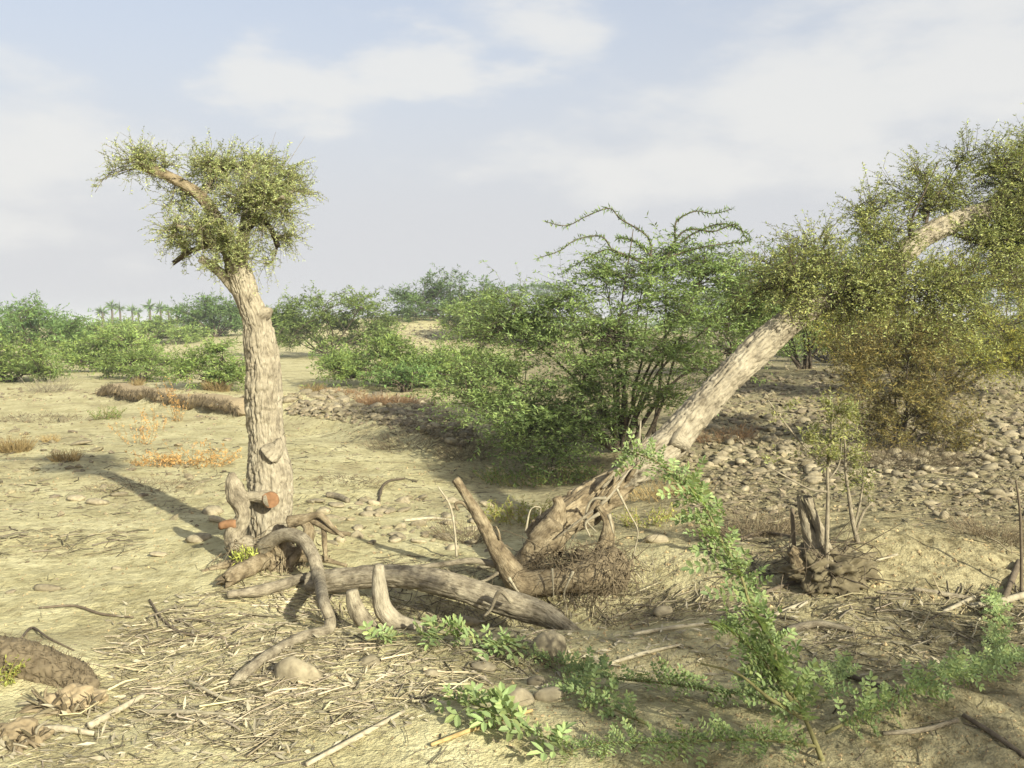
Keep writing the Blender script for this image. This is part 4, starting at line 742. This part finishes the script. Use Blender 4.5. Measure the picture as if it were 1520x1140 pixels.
# ================================================================ stones
PEB = [mesh_of('stone', MB().add(*pebble('r', 300 + s, ICO2, (1, .60 + .035 * s, .30 + .022 * s), .3)), M['stone']) for s in range(9)]
def stone(px, py, w, label, h=None, group=None, mesh=None, rot=None, sink=.3, tone=None):
    g = g1(px, py); r = w / 2 / FPX * g[1]; o = link('stone', (mesh or PEB[lr.randrange(9)]), None, tuple(g + np.array([0, 0, r * .42 * (1 - 2 * sink)])), (lr.gauss(0, .1), lr.gauss(0, .1), lr.uniform(-.4, .4) if rot is None else rot), (r, r * lr.uniform(.7, 1), r * (h or lr.uniform(.8, 1.25))))
    return tag(o, label, 'stone', group)
for a in [(68, 876, 42, 'dark grey rounded stone alone on pale sand'), (437, 1008, 78, 'large smooth egg shaped stone in the twig litter', 2.4), (985, 912, 38, 'pale oval stone on the edge of the litter hollow'), (815, 974, 66, 'blocky half buried stone behind the leafy runner', 2.),
          (768, 1042, 56, 'flat pale stone, duller one of a pair in the foreground', 1.4), (812, 1038, 54, 'flat pale stone leaning against its twin in the foreground', 1.6), (798, 1015, 36, 'dark shaded stone just behind the pair of flat stones', 1.2), (843, 992, 28, 'small grey stone beside the blocky half buried stone'),
          (314, 762, 32, 'brownish stone tucked behind the basal shoot of the pollarded tree', 1.2), (322, 774, 34, 'grey shaded stone at the foot of the pollarded tree', .9), (293, 803, 40, 'shaded stone with a light face beside the torn basal shoot', 1.3), (620, 780, 27, 'round pale stone standing clear on the sandy slope', 1.4),
          (529, 797, 24, 'rounded pebble next to the splayed roots', 1.5), (505, 803, 17, 'small pinkish pebble by the splayed roots', 1.5), (172, 845, 17, 'small pale pebble alone on the sand', 1.4), (143, 748, 36, 'long pale stone in the row across the sand', .9), (113, 742, 30, 'whitish flat stone in the row across the sand', .7),
          (176, 736, 26, 'brownish stone at the edge of the tree shadow'), (972, 804, 40, 'shaded stone on the sandy mound under the leaning trunk', 1.2), (120, 660, 34, 'flat pale stone among dry weeds', .5), (585, 795, 28, 'flat broad stone on the sandy slope', .7), (660, 800, 36, 'broad half buried stone near the broken root', .8),
          (540, 745, 22, 'stone with a shaded notch on the sandy slope', 1.2), (565, 760, 26, 'low brown stone on the sandy slope', .8), (500, 752, 30, 'wide sunken stone right of the pollarded trunk', .6), (640, 1003, 30, 'pale rounded stone in the foreground litter', 1.2), (715, 992, 44, 'dark low stone under the broad leaved runner', .8), (690, 925, 46, 'rough clod stone beneath the fallen log', 1.1),
          (548, 985, 36, 'tan stone half hidden by broad leaves', 1.3), (15, 880, 16, 'tiny dark stone near the lone grey stone'), (235, 825, 30, 'low flat stone on the sand by the twig litter', .5), (395, 655, 20, 'stone glimpsed behind the pollarded trunk')]:
    stone(*a)
def poly_pts(poly, n):
    poly = np.array(poly, float); lo, hi = poly.min(0), poly.max(0); out = np.zeros((0, 2))
    while len(out) < n:
        q = lo + rng.random((n * 2, 2)) * (hi - lo); inside = np.zeros(len(q), bool); j = len(poly) - 1
        for i_ in range(len(poly)):
            a, b = poly[i_], poly[j]; cnd = ((a[1] > q[:, 1]) != (b[1] > q[:, 1])) & (q[:, 0] < (b[0] - a[0]) * (q[:, 1] - a[1]) / (b[1] - a[1] + 1e-9) + a[0]); inside ^= cnd; j = i_
        out = np.vstack([out, q[inside]])
    return out[:n]
ZONES = [('flat grey cobble in the gravel spread behind the pollarded trunk', 'cobbles of the left gravel spread', [(425, 585), (560, 578), (640, 598), (705, 640), (690, 665), (600, 632), (520, 618), (425, 612)], 420, 13, 26),
         ('weathered cobble on the stony bed right of the leaning trunk', 'cobbles of the right stony bed', [(1030, 600), (1090, 540), (1250, 540), (1640, 520), (1640, 700), (1420, 700), (1250, 720), (1080, 700), (1030, 650)], 1500, 11, 25),
         ('sunken slab stone in the dry bed below the leaning trunk', 'slab stones of the shaded dry bed', [(1000, 660), (1240, 660), (1180, 780), (1060, 760)], 200, 9, 20),
         ('rounded pebble on the sandy slope beside the splayed roots', 'pebbles of the sandy slope', [(450, 735), (740, 740), (740, 820), (560, 815), (480, 805)], 100, 12, 30),
         ('flat stone scattered on the open sand left of the pollarded tree', 'stones scattered on the left sand', [(-150, 600), (350, 620), (330, 790), (240, 770), (-150, 760)], 130, 8, 24),
         ('stone on the sandy rise at the right edge', 'stones of the right rise', [(1330, 700), (1640, 690), (1640, 790), (1400, 780)], 110, 12, 30),
         ('', '', [(-200, 572), (160, 578), (360, 578), (370, 596), (160, 596), (-200, 600)], 360, 4, 11), ('', '', [(500, 484), (700, 480), (760, 512), (620, 520), (500, 505)], 1100, 2.5, 6.5), ('', '', [(1090, 505), (1640, 490), (1640, 540), (1090, 545)], 420, 4, 9),
         ('', '', [(-100, 800), (1620, 800), (1620, 1150), (-100, 1150)], 520, 3, 9), ('', '', [(-150, 600), (360, 610), (360, 780), (-150, 780)], 700, 3, 8), ('', '', [(420, 600), (720, 640), (760, 800), (420, 740)], 320, 3, 8), ('', '', [(1020, 560), (1640, 540), (1640, 760), (1000, 760)], 4300, 4, 18), ('', '', [(430, 585), (640, 590), (710, 650), (600, 640), (430, 615)], 1000, 5, 15)]
ST = []
for zi, (lab, grp, poly, n, a, b) in enumerate(ZONES):
    q = poly_pts(poly, n); s = a + (b - a) * rng.random(n) ** 2.0
    if poly[0][1] > 530 and lab and 'bed' in lab: s *= np.clip((q[:, 1] - 470) / 150, .5, 1.25)
    g = G(q[:, 0], q[:, 1])
    for j in range(n): ST.append((s[j] if lab else 0, zi, g[j], s[j] / 2 / FPX * g[j, 1]))
def stone_words(zi, g, r):
    lab, grp = ZONES[zi][:2]
    if zi == 1:
        b = g[0] / g[1]; big_ = 'large' if r > .1 else 'small'; wh = 'between the leaning trunk and the saplings' if b < .33 else 'around the foot of the tamarisk' if b < .5 else 'on the open bed past the tamarisk'
        lab, grp = f'{big_} weathered cobble {wh}', f'{big_} cobbles {wh}'
    elif zi in (0, 3, 5): big_ = 'larger' if r > (.12, 0, 0, .055, 0, .075)[zi] else 'smaller'; lab, grp = f'{big_} {lab}', f'{big_} {grp}'
    return lab, 'stone', grp
ST.sort(key=lambda t: -t[0]); mbs = MB(); low = [pebble('r', 340 + s, ICO1, (1, .72, .42), .5) for s in range(8)]
for j, (s, zi, g, r) in enumerate(ST):
    g = g - np.array([0, 0, r * lr.uniform(0, .22)])
    if j < 265:
        tag(link('stone', PEB[lr.randrange(9)], None, tuple(g + np.array([0, 0, r * .2])), (lr.gauss(0, .18), lr.gauss(0, .18), lr.uniform(0, 6.28)), (r, r * lr.uniform(.7, 1), r * lr.uniform(.7, 1.25))), *stone_words(zi, g, r))
    else:
        V, F = low[j % 8]; a = lr.uniform(0, 6.28); ca, sa = math.cos(a), math.sin(a); V = V * np.array([r, r, r * lr.uniform(.6, 1.2)]); V = np.stack([V[:, 0] * ca - V[:, 1] * sa, V[:, 0] * sa + V[:, 1] * ca, V[:, 2] + .25 * lr.gauss(0, 1) * V[:, 0]], -1)
        v = lr.uniform(.65, 1.3); mbs.add(V + g + np.array([0, 0, r * .2]), F, np.array([v, v * lr.uniform(.95, 1.02), v * lr.uniform(.88, 1.02)]))
single('gravel', mbs, M['stone'], (0, 0, 0), 'small gravel and clods strewn over the dry ground', 'gravel', kind='stuff', smooth=False)

# crumbs of dry soil, far too many to count
mb = MB(); OV = np.array([[1, 0, 0], [-1, 0, 0], [0, 1, 0], [0, -1, 0], [0, 0, 1], [0, 0, -1.]]); OF = np.array([[0, 2, 4], [2, 1, 4], [1, 3, 4], [3, 0, 4], [2, 0, 5], [1, 2, 5], [3, 1, 5], [0, 3, 5]])
for poly, n, a, b in (([(-100, 700), (1620, 700), (1620, 1160), (-100, 1160)], 5200, 1.2, 5.), ([(950, 760), (1620, 740), (1620, 1160), (850, 1160), (700, 1000)], 4200, 1.5, 7.), ([(-150, 580), (1650, 580), (1650, 720), (-150, 720)], 2600, 1.2, 4.)):
    q = poly_pts(poly, n); g = G(q[:, 0], q[:, 1]); r = (a + (b - a) * rng.random(n) ** 3) / 2 / FPX * g[:, 1]
    V = OV[None] * (r[:, None] * rng.uniform(.6, 1.3, (n, 3)))[:, None] + rng.normal(size=(n, 6, 3)) * r[:, None, None] * .25 + g[:, None]
    v = rng.uniform(.55, 1.25, n)[:, None] * np.array([[1, .97, .88]]); mb.add(V.reshape(-1, 3), (OF[None] + np.arange(n)[:, None, None] * 6).reshape(-1, 3), np.repeat(v, 6, 0))
single('soil_crumbs', mb, M['earth'], (0, 0, 0), 'crumbs of dry soil strewn over the ground', 'soil', kind='stuff', smooth=False)

# ================================================================ sticks and litter
STK = [([(58, 905, 1.6), (110, 902, 1.8), (150, 914, 1.8), (198, 919, 1.4)], 'long thin dark stick lying bent on pale sand', 'darktwig'), ([(222, 893, 1.6), (240, 920, 1.6), (270, 942, 1.8), (335, 950, 1.5)], 'thin curved root curling over the sand to the litter', 'darktwig'),
       ([(32, 950, 1.6), (48, 935, 2), (72, 950, 1.8), (110, 968, 1.2)], 'arched dark twig above the half buried log', 'darktwig'), ([(485, 738, 4), (500, 741, 5), (517, 747, 4)], 'short thick stick on the slope right of the pollarded trunk', 'grey'), ([(563, 746, 1.6), (566, 728, 2), (578, 716, 2), (600, 712, 1.4)], 'hooked twig lying on the open sandy slope', 'darktwig'),
       ([(133, 1084, 6), (174, 1060, 5), (214, 1037, 4)], 'thick pale stick slanting in the lower left litter', 'litter'), ([(48, 1090, 5), (90, 1088, 6), (140, 1094, 4)], 'split pale palm stem flat on the lower left sand', 'litter'), ([(1238, 823, 2.4), (1262, 821, 2.8), (1293, 836, 2)], 'pale curved stick lying on the earth mound', 'litter'), ([(1300, 835, 2), (1332, 826, 2)], 'short straight pale stick on the earth mound', 'litter'),
       ([(1356, 879, 4), (1400, 886, 4), (1447, 893, 3)], 'long grey stick pointing toward the pale right hand roots', 'grey'), ([(1400, 912, 3), (1425, 900, 3), (1446, 890, 3)], 'pale stick crossing the long grey one on the right', 'litter'), ([(1168, 940, 5), (1215, 932, 6), (1268, 940, 4)], 'thick bowed grey stick below the stump clod', 'grey'), ([(1140, 921, 3), (1170, 908, 3), (1198, 897, 3)], 'straight pale stick rising toward the stump clod', 'litter'),
       ([(1246, 1003, 4), (1290, 1018, 4), (1330, 1030, 3)], 'dark stick on bare soil right of the tall shoot', 'darktwig'), ([(1310, 1093, 3), (1370, 1088, 3.4), (1422, 1073, 3)], 'slender stick in the foreground shade', 'grey'), ([(1430, 1066, 3), (1470, 1092, 4), (1522, 1128, 3.4)], 'dark stick running off into the right foreground corner', 'darktwig'),
       ([(1130, 885, 3), (1180, 868, 3), (1210, 872, 3)], 'dark branch below the stump clod', 'darktwig'), ([(1080, 810, 3), (1130, 795, 3), (1180, 800, 2)], 'dark bent branch left of the rotten stump', 'darktwig'), ([(940, 945, 2.6), (1000, 935, 3), (1060, 928, 2.4)], 'pale stick on the bare strip below the oval stone', 'litter'), ([(870, 1000, 2), (950, 975, 3), (1010, 960, 2)], 'long pale stick on the shaded bare soil', 'litter'),
       ([(1060, 640, 2), (1000, 760, 2), (960, 800, 1.6)][:2][::-1] and [(600, 775, 2), (640, 772, 2.4), (672, 775, 2)], 'straight twig lying flat by the round pale stone', 'litter'), ([(640, 1110, 3), (720, 1080, 3), (790, 1058, 2.4)], 'orange brown split stick in the bottom litter', 'straw'), ([(455, 1140, 4), (520, 1105, 4), (600, 1060, 3)], 'long pale stick slanting up from the bottom edge', 'litter'), ([(280, 1015, 3), (330, 1040, 3.4), (380, 1046, 2.6)], 'curved pale root in the heart of the litter', 'litter'),
       ([(200, 1060, 3), (290, 1062, 3.2), (355, 1066, 2.4)], 'straight pale rod lying across the litter', 'litter'), ([(1490, 895, 5), (1500, 870, 5), (1512, 838, 4)], 'dark forked root end by the right edge', 'darktwig'), ([(1440, 905, 5), (1480, 900, 6), (1530, 885, 5)], 'thick pale root bent along the right edge', 'litter')]
for q, (rows, lab, mat) in enumerate(STK):
    loose('stick', rows, lab, 'stick', mat, sides=8, lump=.15, seed=600 + q, lift=.006)
loose('upright_twig', [(678, 828, 1.8), (675, 789, 1.8), (668, 751, 1.6), (650, 722, 1.1)], 'pale thin twig standing upright on the slope left of the broken root', 'twig', 'litter', float(g1(678, 830)[1]), sides=6)
loose('upright_twig', [(1183, 1000, 2), (1185, 880, 2.4), (1178, 800, 3), (1176, 755, 3)][1:], 'dark upright dead twig left of the rotten stump', 'twig', 'darktwig', dT + .1, sides=8)
loose('upright_twig', [(1516, 880, 2.4), (1516, 820, 2.2), (1514, 760, 1.8), (1508, 712, 1.2)], 'thin dark dead twig standing at the right edge', 'twig', 'darktwig', float(g1(1516, 882)[1]), sides=6)
loose('dead_branch', [(1128, 905, 4), (1124, 870, 4), (1120, 846, 4)], 'short dark broken post of dead wood below the stump clod', 'branch', 'darktwig', float(g1(1128, 908)[1]), sides=8, lump=.2, jag=.4)
# half buried fuzzy log and stubs, lower left corner
g = G([-20, 30, 75, 110, 140], [975, 985, 998, 1010, 1024]); k = np.array([(*(q + np.array([0, 0, .012])), r) for q, r in zip(g, (.085, .085, .08, .07, .03))])
fl = thing('buried_log', 'fibrous dark log half buried in sand in the lower left corner', 'log', k[2, :3]); mb = MB(); limb(mb, k, 60, step=.009, bark=.012, lump=.14, grain=.05, seed=301, crack=(90., 60.)); part('stem', mb, M['fibre'], fl)
mb = MB(); n = 500; s = spline(k, 60); S = s[rng.integers(0, 55, n)]; dirs = nrm(rng.normal(size=(n, 3)) + np.array([0, -.5, .6])); B = S[:, :3] + dirs * S[:, 3:4] * .95; curves(mb, B, B + nrm(dirs + .8 * rng.normal(size=(n, 3))) * .045, rng.normal(size=n) * .2, np.full(n, .0016), np.full(n, .0007), 4, 3); part('fibres', mb, M['fibre'], fl, 'stuff')
def husk(px, py, w, label, n):
    b = g1(px, py); o = thing('palm_butt', label, 'palm stub', b); r = w / FPX * b[1]
    V, F = ICO3; V = V * (1 + .3 * noise(V * 2.2 + px, 5)[:, None] + .15 * noise(V * 6 + px, 6)[:, None]); part('butt', MB().add(V * np.array([r, r * .7, r * .55]) + b + np.array([0, .05, .01]), F), M['earth'], o)
    for j in range(n):
        a = lr.uniform(-1.3, 1.3); S = b + np.array([math.sin(a) * r * .95, .05 - .75 * r * math.cos(a), -.01 + lr.random() * r * .35]); lean_ = np.array([math.sin(a) * .5 + lr.gauss(0, .55), -.35 + lr.gauss(0, .3), lr.uniform(-.4, .9)]); E = S + lean_ / np.linalg.norm(lean_) * lr.uniform(.04, .12); ln = lr.choice((.003, .004, .005, .009))
        mb = MB(); limb(mb, np.array([(*S, ln), (*((S + E) / 2 + np.array([lr.gauss(0, .006), 0, .006])), ln * 1.1), (*E, ln * .35)]), 6, 7, lump=.35, seed=j, jag=.6); part('leaf_base', mb, M[lr.choice(('litter', 'fibre', 'fibre', 'soil'))], o)
husk(100, 1055, 42, 'crumbling palm butt with splayed leaf bases beside the buried log', 60); husk(18, 1105, 40, 'crumbling palm butt with splayed leaf bases in the bottom left corner', 56)
# uncountable twig litter, laid with the old flow of the flood
LZ = [([(150, 960), (300, 880), (430, 850), (500, 900), (520, 960), (420, 1060), (250, 1100), (160, 1040)], 1500, 14, 60, .25, 1.), ([(400, 940), (700, 960), (860, 930), (780, 1010), (560, 1060), (380, 1120), (300, 1100)], 1300, 14, 70, .35, 1.), ([(480, 880), (840, 900), (870, 950), (700, 950), (500, 950)], 800, 10, 40, .9, .8),
      ([(560, 820), (760, 830), (780, 900), (560, 880)], 500, 10, 36, 1., .65), ([(830, 880), (1100, 870), (1100, 920), (900, 930)], 500, 12, 50, .5, .9), ([(1110, 870), (1300, 880), (1640, 860), (1640, 1010), (1150, 990)], 1100, 12, 60, .7, .75), ([(-100, 780), (220, 790), (200, 830), (-100, 830)], 200, 10, 44, .15, .6),
      ([(-100, 1050), (300, 1060), (500, 1140), (-100, 1150)], 420, 12, 60, .3, .9), ([(1000, 700), (1200, 690), (1200, 860), (1060, 860)], 700, 10, 46, 1.2, .5), ([(1230, 640), (1640, 660), (1640, 860), (1330, 780)], 900, 8, 40, .8, .7), ([(420, 640), (700, 640), (720, 760), (420, 760)], 420, 6, 26, .8, .45), ([(-100, 640), (360, 650), (330, 760), (-100, 780)], 560, 6, 26, .6, .45),
      ([(500, 1050), (1000, 960), (1620, 1000), (1620, 1150), (460, 1150)], 620, 10, 44, .7, .7), ([(-100, 820), (330, 800), (300, 960), (-100, 1000)], 200, 6, 24, 1., .55)]
mb = MB()
for poly, n, a, b, turn, tone in LZ:
    n = int(n * (1.45 if poly[0][1] > 780 else 2.2))
    q = poly_pts(poly, n); g = G(q[:, 0], q[:, 1]); L = (a + (b - a) * rng.random(n) ** 1.8) / FPX * g[:, 1]; ang = .25 + (turn * .9 + .5) * rng.normal(size=n) + .9 * noise(g[:, :2] * 2.3, 55)
    d = np.stack([np.cos(ang), np.sin(ang), 0 * ang], -1) * L[:, None] / 2; S, E = g - d, g + d
    r = np.clip(L * .019, .0009, .0034) * (.4 + 1.2 * rng.random(n) ** 2 + 1.2 * (rng.random(n) > .88)); pile = .028 * rng.random(n) ** 2 * (1 if turn < 1.1 else .6)
    S[:, 2] = height(S[:, 0], S[:, 1]) + r * .6 + pile * rng.random(n); E[:, 2] = height(E[:, 0], E[:, 1]) + r * .6 + pile * 1.6 * rng.random(n)
    v = tone * (.22 + 1.3 * rng.random(n))[:, None] * np.stack([np.ones(n), rng.uniform(.93, 1.02, n), rng.uniform(.82, 1.02, n)], 1)
    curves(mb, S, E, rng.normal(size=n) * .07, r, r * .6, 3, 3, c=v)
single('twig_litter', mb, M['litter'], (0, 0, 0), 'drift of broken pale twigs and root scraps over the ground', 'litter', kind='stuff')
mb = MB(); n = 2200; q = poly_pts([(150, 900), (520, 850), (860, 900), (1100, 900), (1600, 900), (1600, 1000), (800, 1020), (450, 1130), (-50, 1150), (160, 1000)], n); g = G(q[:, 0], q[:, 1]) + np.array([0, 0, .008])
A = nrm(rng.normal(size=(n, 3)) * np.array([1, .6, .22])); blades(mb, g, A, rng.uniform(.02, .08, n), rng.uniform(.006, .018, n), rng.uniform(.5, 1.3, n)[:, None] * np.ones((1, 3)), .8)
single('bark_chips', mb, M['litter'], (0, 0, 0), 'loose bark flakes scattered through the twig litter', 'litter', kind='stuff', smooth=False)

# ================================================================ dry weeds and grass
def weed(name, label, px, py, wpx, hpx, mat, n, group=None, leafy=0, upright=1., twig='straw', ll=.02):
    b = g1(px, py); w, h = wpx / FPX * b[1], hpx / FPX * b[1]; o = thing(name, label, 'weed' if leafy else 'grass', b, group); mb = MB()
    a = rng.random(n) * 6.28; rr = np.sqrt(rng.random(n)) * w * .5; S = np.stack([b[0] + np.cos(a) * rr, b[1] + np.sin(a) * rr * .7, 0 * a], -1); S[:, 2] = height(S[:, 0], S[:, 1]) - .005
    E = S + nrm(np.stack([np.cos(a) * .5 + .4 * rng.normal(size=n), np.sin(a) * .5 + .4 * rng.normal(size=n), upright + 0 * a], -1)) * (h * rng.uniform(.4, 1.1, n))[:, None]
    C = curves(mb, S, E, rng.normal(size=n) * .1, np.full(n, .0006 * b[1] ** .6), np.full(n, .0003 * b[1] ** .6), 5, 3, c=rng.uniform(.6, 1.3, n)[:, None] * np.ones((1, 3)))
    part('stalks', mb, M[twig] if leafy else M[mat], o, 'stuff')
    if leafy:
        m = n * leafy; pi = rng.integers(0, n, m); t = rng.random(m) ** .7 * 3.99; ti = t.astype(int); f = (t - ti)[:, None]; B = C[pi, ti] * (1 - f) + C[pi, ti + 1] * f; lv = MB(); blades(lv, B, nrm(rng.normal(size=(m, 3)) + np.array([0, 0, .3])), ll * rng.uniform(.6, 1.4, m), ll * .4, leaf_cols(m), .3); part('leaves', lv, M[mat], o, 'stuff', False)
weed('orange_weed', 'tall orange dried weed spike before the eroded bank', 264, 625, 16, 66, 'orange', 12, leafy=30, upright=4, ll=.035); weed('orange_weed', 'orange dried weed left of the tallest spike', 206, 660, 36, 56, 'orange', 14, leafy=24, upright=2, ll=.03)
weed('orange_weed', 'sprawling orange weed patch at the foot of the tall spike', 290, 690, 90, 44, 'orange', 60, leafy=14, upright=.5, ll=.03); weed('orange_weed', 'low orange weed patch beside the pollarded trunk shade', 240, 690, 80, 30, 'orange', 46, leafy=12, upright=.4, ll=.028); weed('orange_weed', 'thin orange weed between the spike and the bank', 234, 640, 18, 44, 'orange', 8, leafy=22, upright=2, ll=.03)
weed('rust_grass', 'patch of rust red dry grass beside the gravel spread', 575, 600, 90, 18, 'red', 700, upright=1.); weed('rust_grass', 'thin rust and straw grass left of the rust red patch', 510, 584, 70, 10, 'red', 300)
weed('straw_grass', 'bright straw grass tuft on the sand above the bank', 195, 580, 34, 14, 'straw', 300); weed('straw_grass', 'straw grass tuft against the left of the pollarded trunk', 322, 580, 36, 20, 'straw', 300); weed('straw_grass', 'straw tuft just right of the pollarded trunk', 464, 582, 30, 16, 'straw', 200)
weed('straw_grass', 'brown dry grass tussock at the left edge', 22, 670, 44, 26, 'straw', 420); weed('straw_grass', 'brown dry tuft in the tree shadow on the left sand', 98, 684, 40, 20, 'straw', 260); weed('straw_grass', 'small brown tuft above the shadowed tuft', 75, 656, 22, 14, 'straw', 120)
weed('bare_bush', 'leafless grey bush on the pale sand at the left', 75, 580, 60, 34, 'litter', 130, upright=.6); weed('green_weed', 'dark green weed tuft below the end of the eroded bank', 160, 622, 40, 22, 'leaf_s', 60, leafy=10, ll=.03)
weed('green_weed', 'thin green grass under the acacia beside the leaning base', 775, 770, 110, 34, 'leaf_y', 150, leafy=9, upright=.8, ll=.022); weed('green_weed', 'low green growth in the shade under the acacia', 800, 715, 170, 30, 'leaf_s', 170, leafy=12, upright=.7, ll=.03); weed('green_weed', 'green seedlings on the mound under the leaning trunk', 965, 775, 90, 26, 'leaf_y', 70, leafy=9, ll=.02)
weed('dead_weed', 'tangled fine dead stalks left of the rotten stump', 1120, 790, 150, 60, 'fibre', 380, upright=.5); weed('dead_weed', 'tangled grey dead stalks below the tamarisk', 1340, 690, 200, 44, 'fibre', 460, upright=.4); weed('dead_weed', 'rust brown dry weed behind the leaning trunk', 1075, 655, 90, 26, 'red', 300, upright=.6)
weed('dead_weed', 'dry brown weed in the hollow behind the broken root', 690, 800, 90, 40, 'fibre', 200, upright=.5); weed('dead_weed', 'dry straw weed right of the leaning base roots', 985, 735, 120, 40, 'straw', 240, upright=.5); weed('dead_weed', 'pale dry stalks in front of the root ball', 950, 860, 120, 40, 'litter', 150, upright=.5); weed('dead_weed', 'grey dead weed at the right edge of the rise', 1480, 800, 120, 50, 'fibre', 260, upright=.5)
weed('dead_weed', 'grey dead brush along the foot of the stony bank', 610, 652, 130, 22, 'fibre', 320, upright=.5); weed('dead_weed', 'grey dead brush where the stony bank meets the acacia', 690, 672, 90, 24, 'fibre', 240, upright=.5); weed('dead_weed', 'flattened brown brush between the trunk shadow and the orange weeds', 215, 722, 170, 16, 'fibre', 320, upright=.25); weed('dead_weed', 'flattened brown brush right of the pollarded trunk', 520, 715, 120, 14, 'fibre', 220, upright=.25); weed('dead_weed', 'sparse brown brush on the left sand above the tussock', 60, 622, 140, 12, 'fibre', 260, upright=.3)
weed('green_weed', 'yellow green weed against the buried log', 5, 1015, 26, 50, 'leaf_y', 26, leafy=14, ll=.018)

# ================================================================ the eroded bank's face
n = 170; tt = np.linspace(-.3, BL + .3, n); base = B0[None] + BT[None] * tt[:, None]; rowsV = []
prof = [(.42, .245), (.12, .275), (-.06, .27), (-.17, .235), (-.20, .17), (-.12, .09), (-.02, .03), (.10, -.06)]
taper = sstep(0, .12, np.linspace(0, 1, n)) * sstep(0, .12, np.linspace(1, 0, n))
for s, z in prof:
    x = base[:, 0] + BN[0] * s; y = base[:, 1] + BN[1] * s; zz = height(base[:, 0] - BN[0] * .5, base[:, 1] - BN[1] * .5, False); wob = noise(np.stack([tt * 2.1, tt * 0 + s * 9], -1), 61) * .06 + noise(np.stack([tt * 9, tt * 0 + s * 30], -1), 62) * .035
    rowsV.append(np.stack([x + BN[0] * wob, y + BN[1] * wob, zz + z * (.35 + .65 * taper) + wob * .5], -1))
V = np.stack(rowsV, 1); m = len(prof); i = (np.arange(n - 1)[:, None] * m + np.arange(m - 1)[None]).ravel()
bk = thing('earth_bank', 'low undercut earth bank with dark root fringe across the left sand', 'bank', (*base[n // 2], 0.)); part('face', MB().add(V.reshape(-1, 3), np.stack([i, i + m, i + m + 1, i + 1], -1)), M['earth'], bk)
mb = MB(); k_ = 900; ii = rng.integers(8, n - 8, k_); S = V[ii, 3] + rng.normal(size=(k_, 3)) * .02; S[:, 2] += .03; E = S + np.stack([rng.normal(size=k_) * .05, -.03 - .05 * rng.random(k_), -rng.uniform(.06, .2, k_)], -1)
curves(mb, S, E, rng.normal(size=k_) * .15, np.full(k_, .004), np.full(k_, .002), 4, 3, c=rng.uniform(.5, 1.3, k_)[:, None] * np.ones((1, 3))); part('root_fringe', mb, M['fibre'], bk, 'stuff')

# ================================================================ haze over the plain
import bmesh
zt = max((o.matrix_world.translation.z for o in scene.objects if o.type == 'MESH'), default=3); ztop = max(5.2, ZMAX + .6)
b_ = bmesh.new(); bmesh.ops.create_cube(b_, size=1.0)
for v in b_.verts: v.co = Vector((v.co.x * 1900, v.co.y * 2400 + 250, -6 if v.co.z < 0 else ztop))
me = bpy.data.meshes.new('haze'); b_.to_mesh(me); b_.free()
hm = bpy.data.materials.new('haze'); hm.use_nodes = True; hn = hm.node_tree.nodes; hn.clear()
pv = N(hn, 'ShaderNodeVolumePrincipled'); pv.inputs['Color'].default_value = (.93, .95, .96, 1); pv.inputs['Density'].default_value = HAZE; pv.inputs['Anisotropy'].default_value = 0.
ho = N(hn, 'ShaderNodeOutputMaterial'); hm.node_tree.links.new(pv.outputs[0], ho.inputs['Volume']); me.materials.append(hm)
hz = link('haze', me); tag(hz, 'thin pale haze filling the air over the plain', 'haze', kind='stuff')
print('tris', sum(sum(len(p.vertices) - 2 for p in m.polygons) if len(m.polygons) < 2000 else len(m.loops) - 2 * len(m.polygons) for m in bpy.data.meshes))
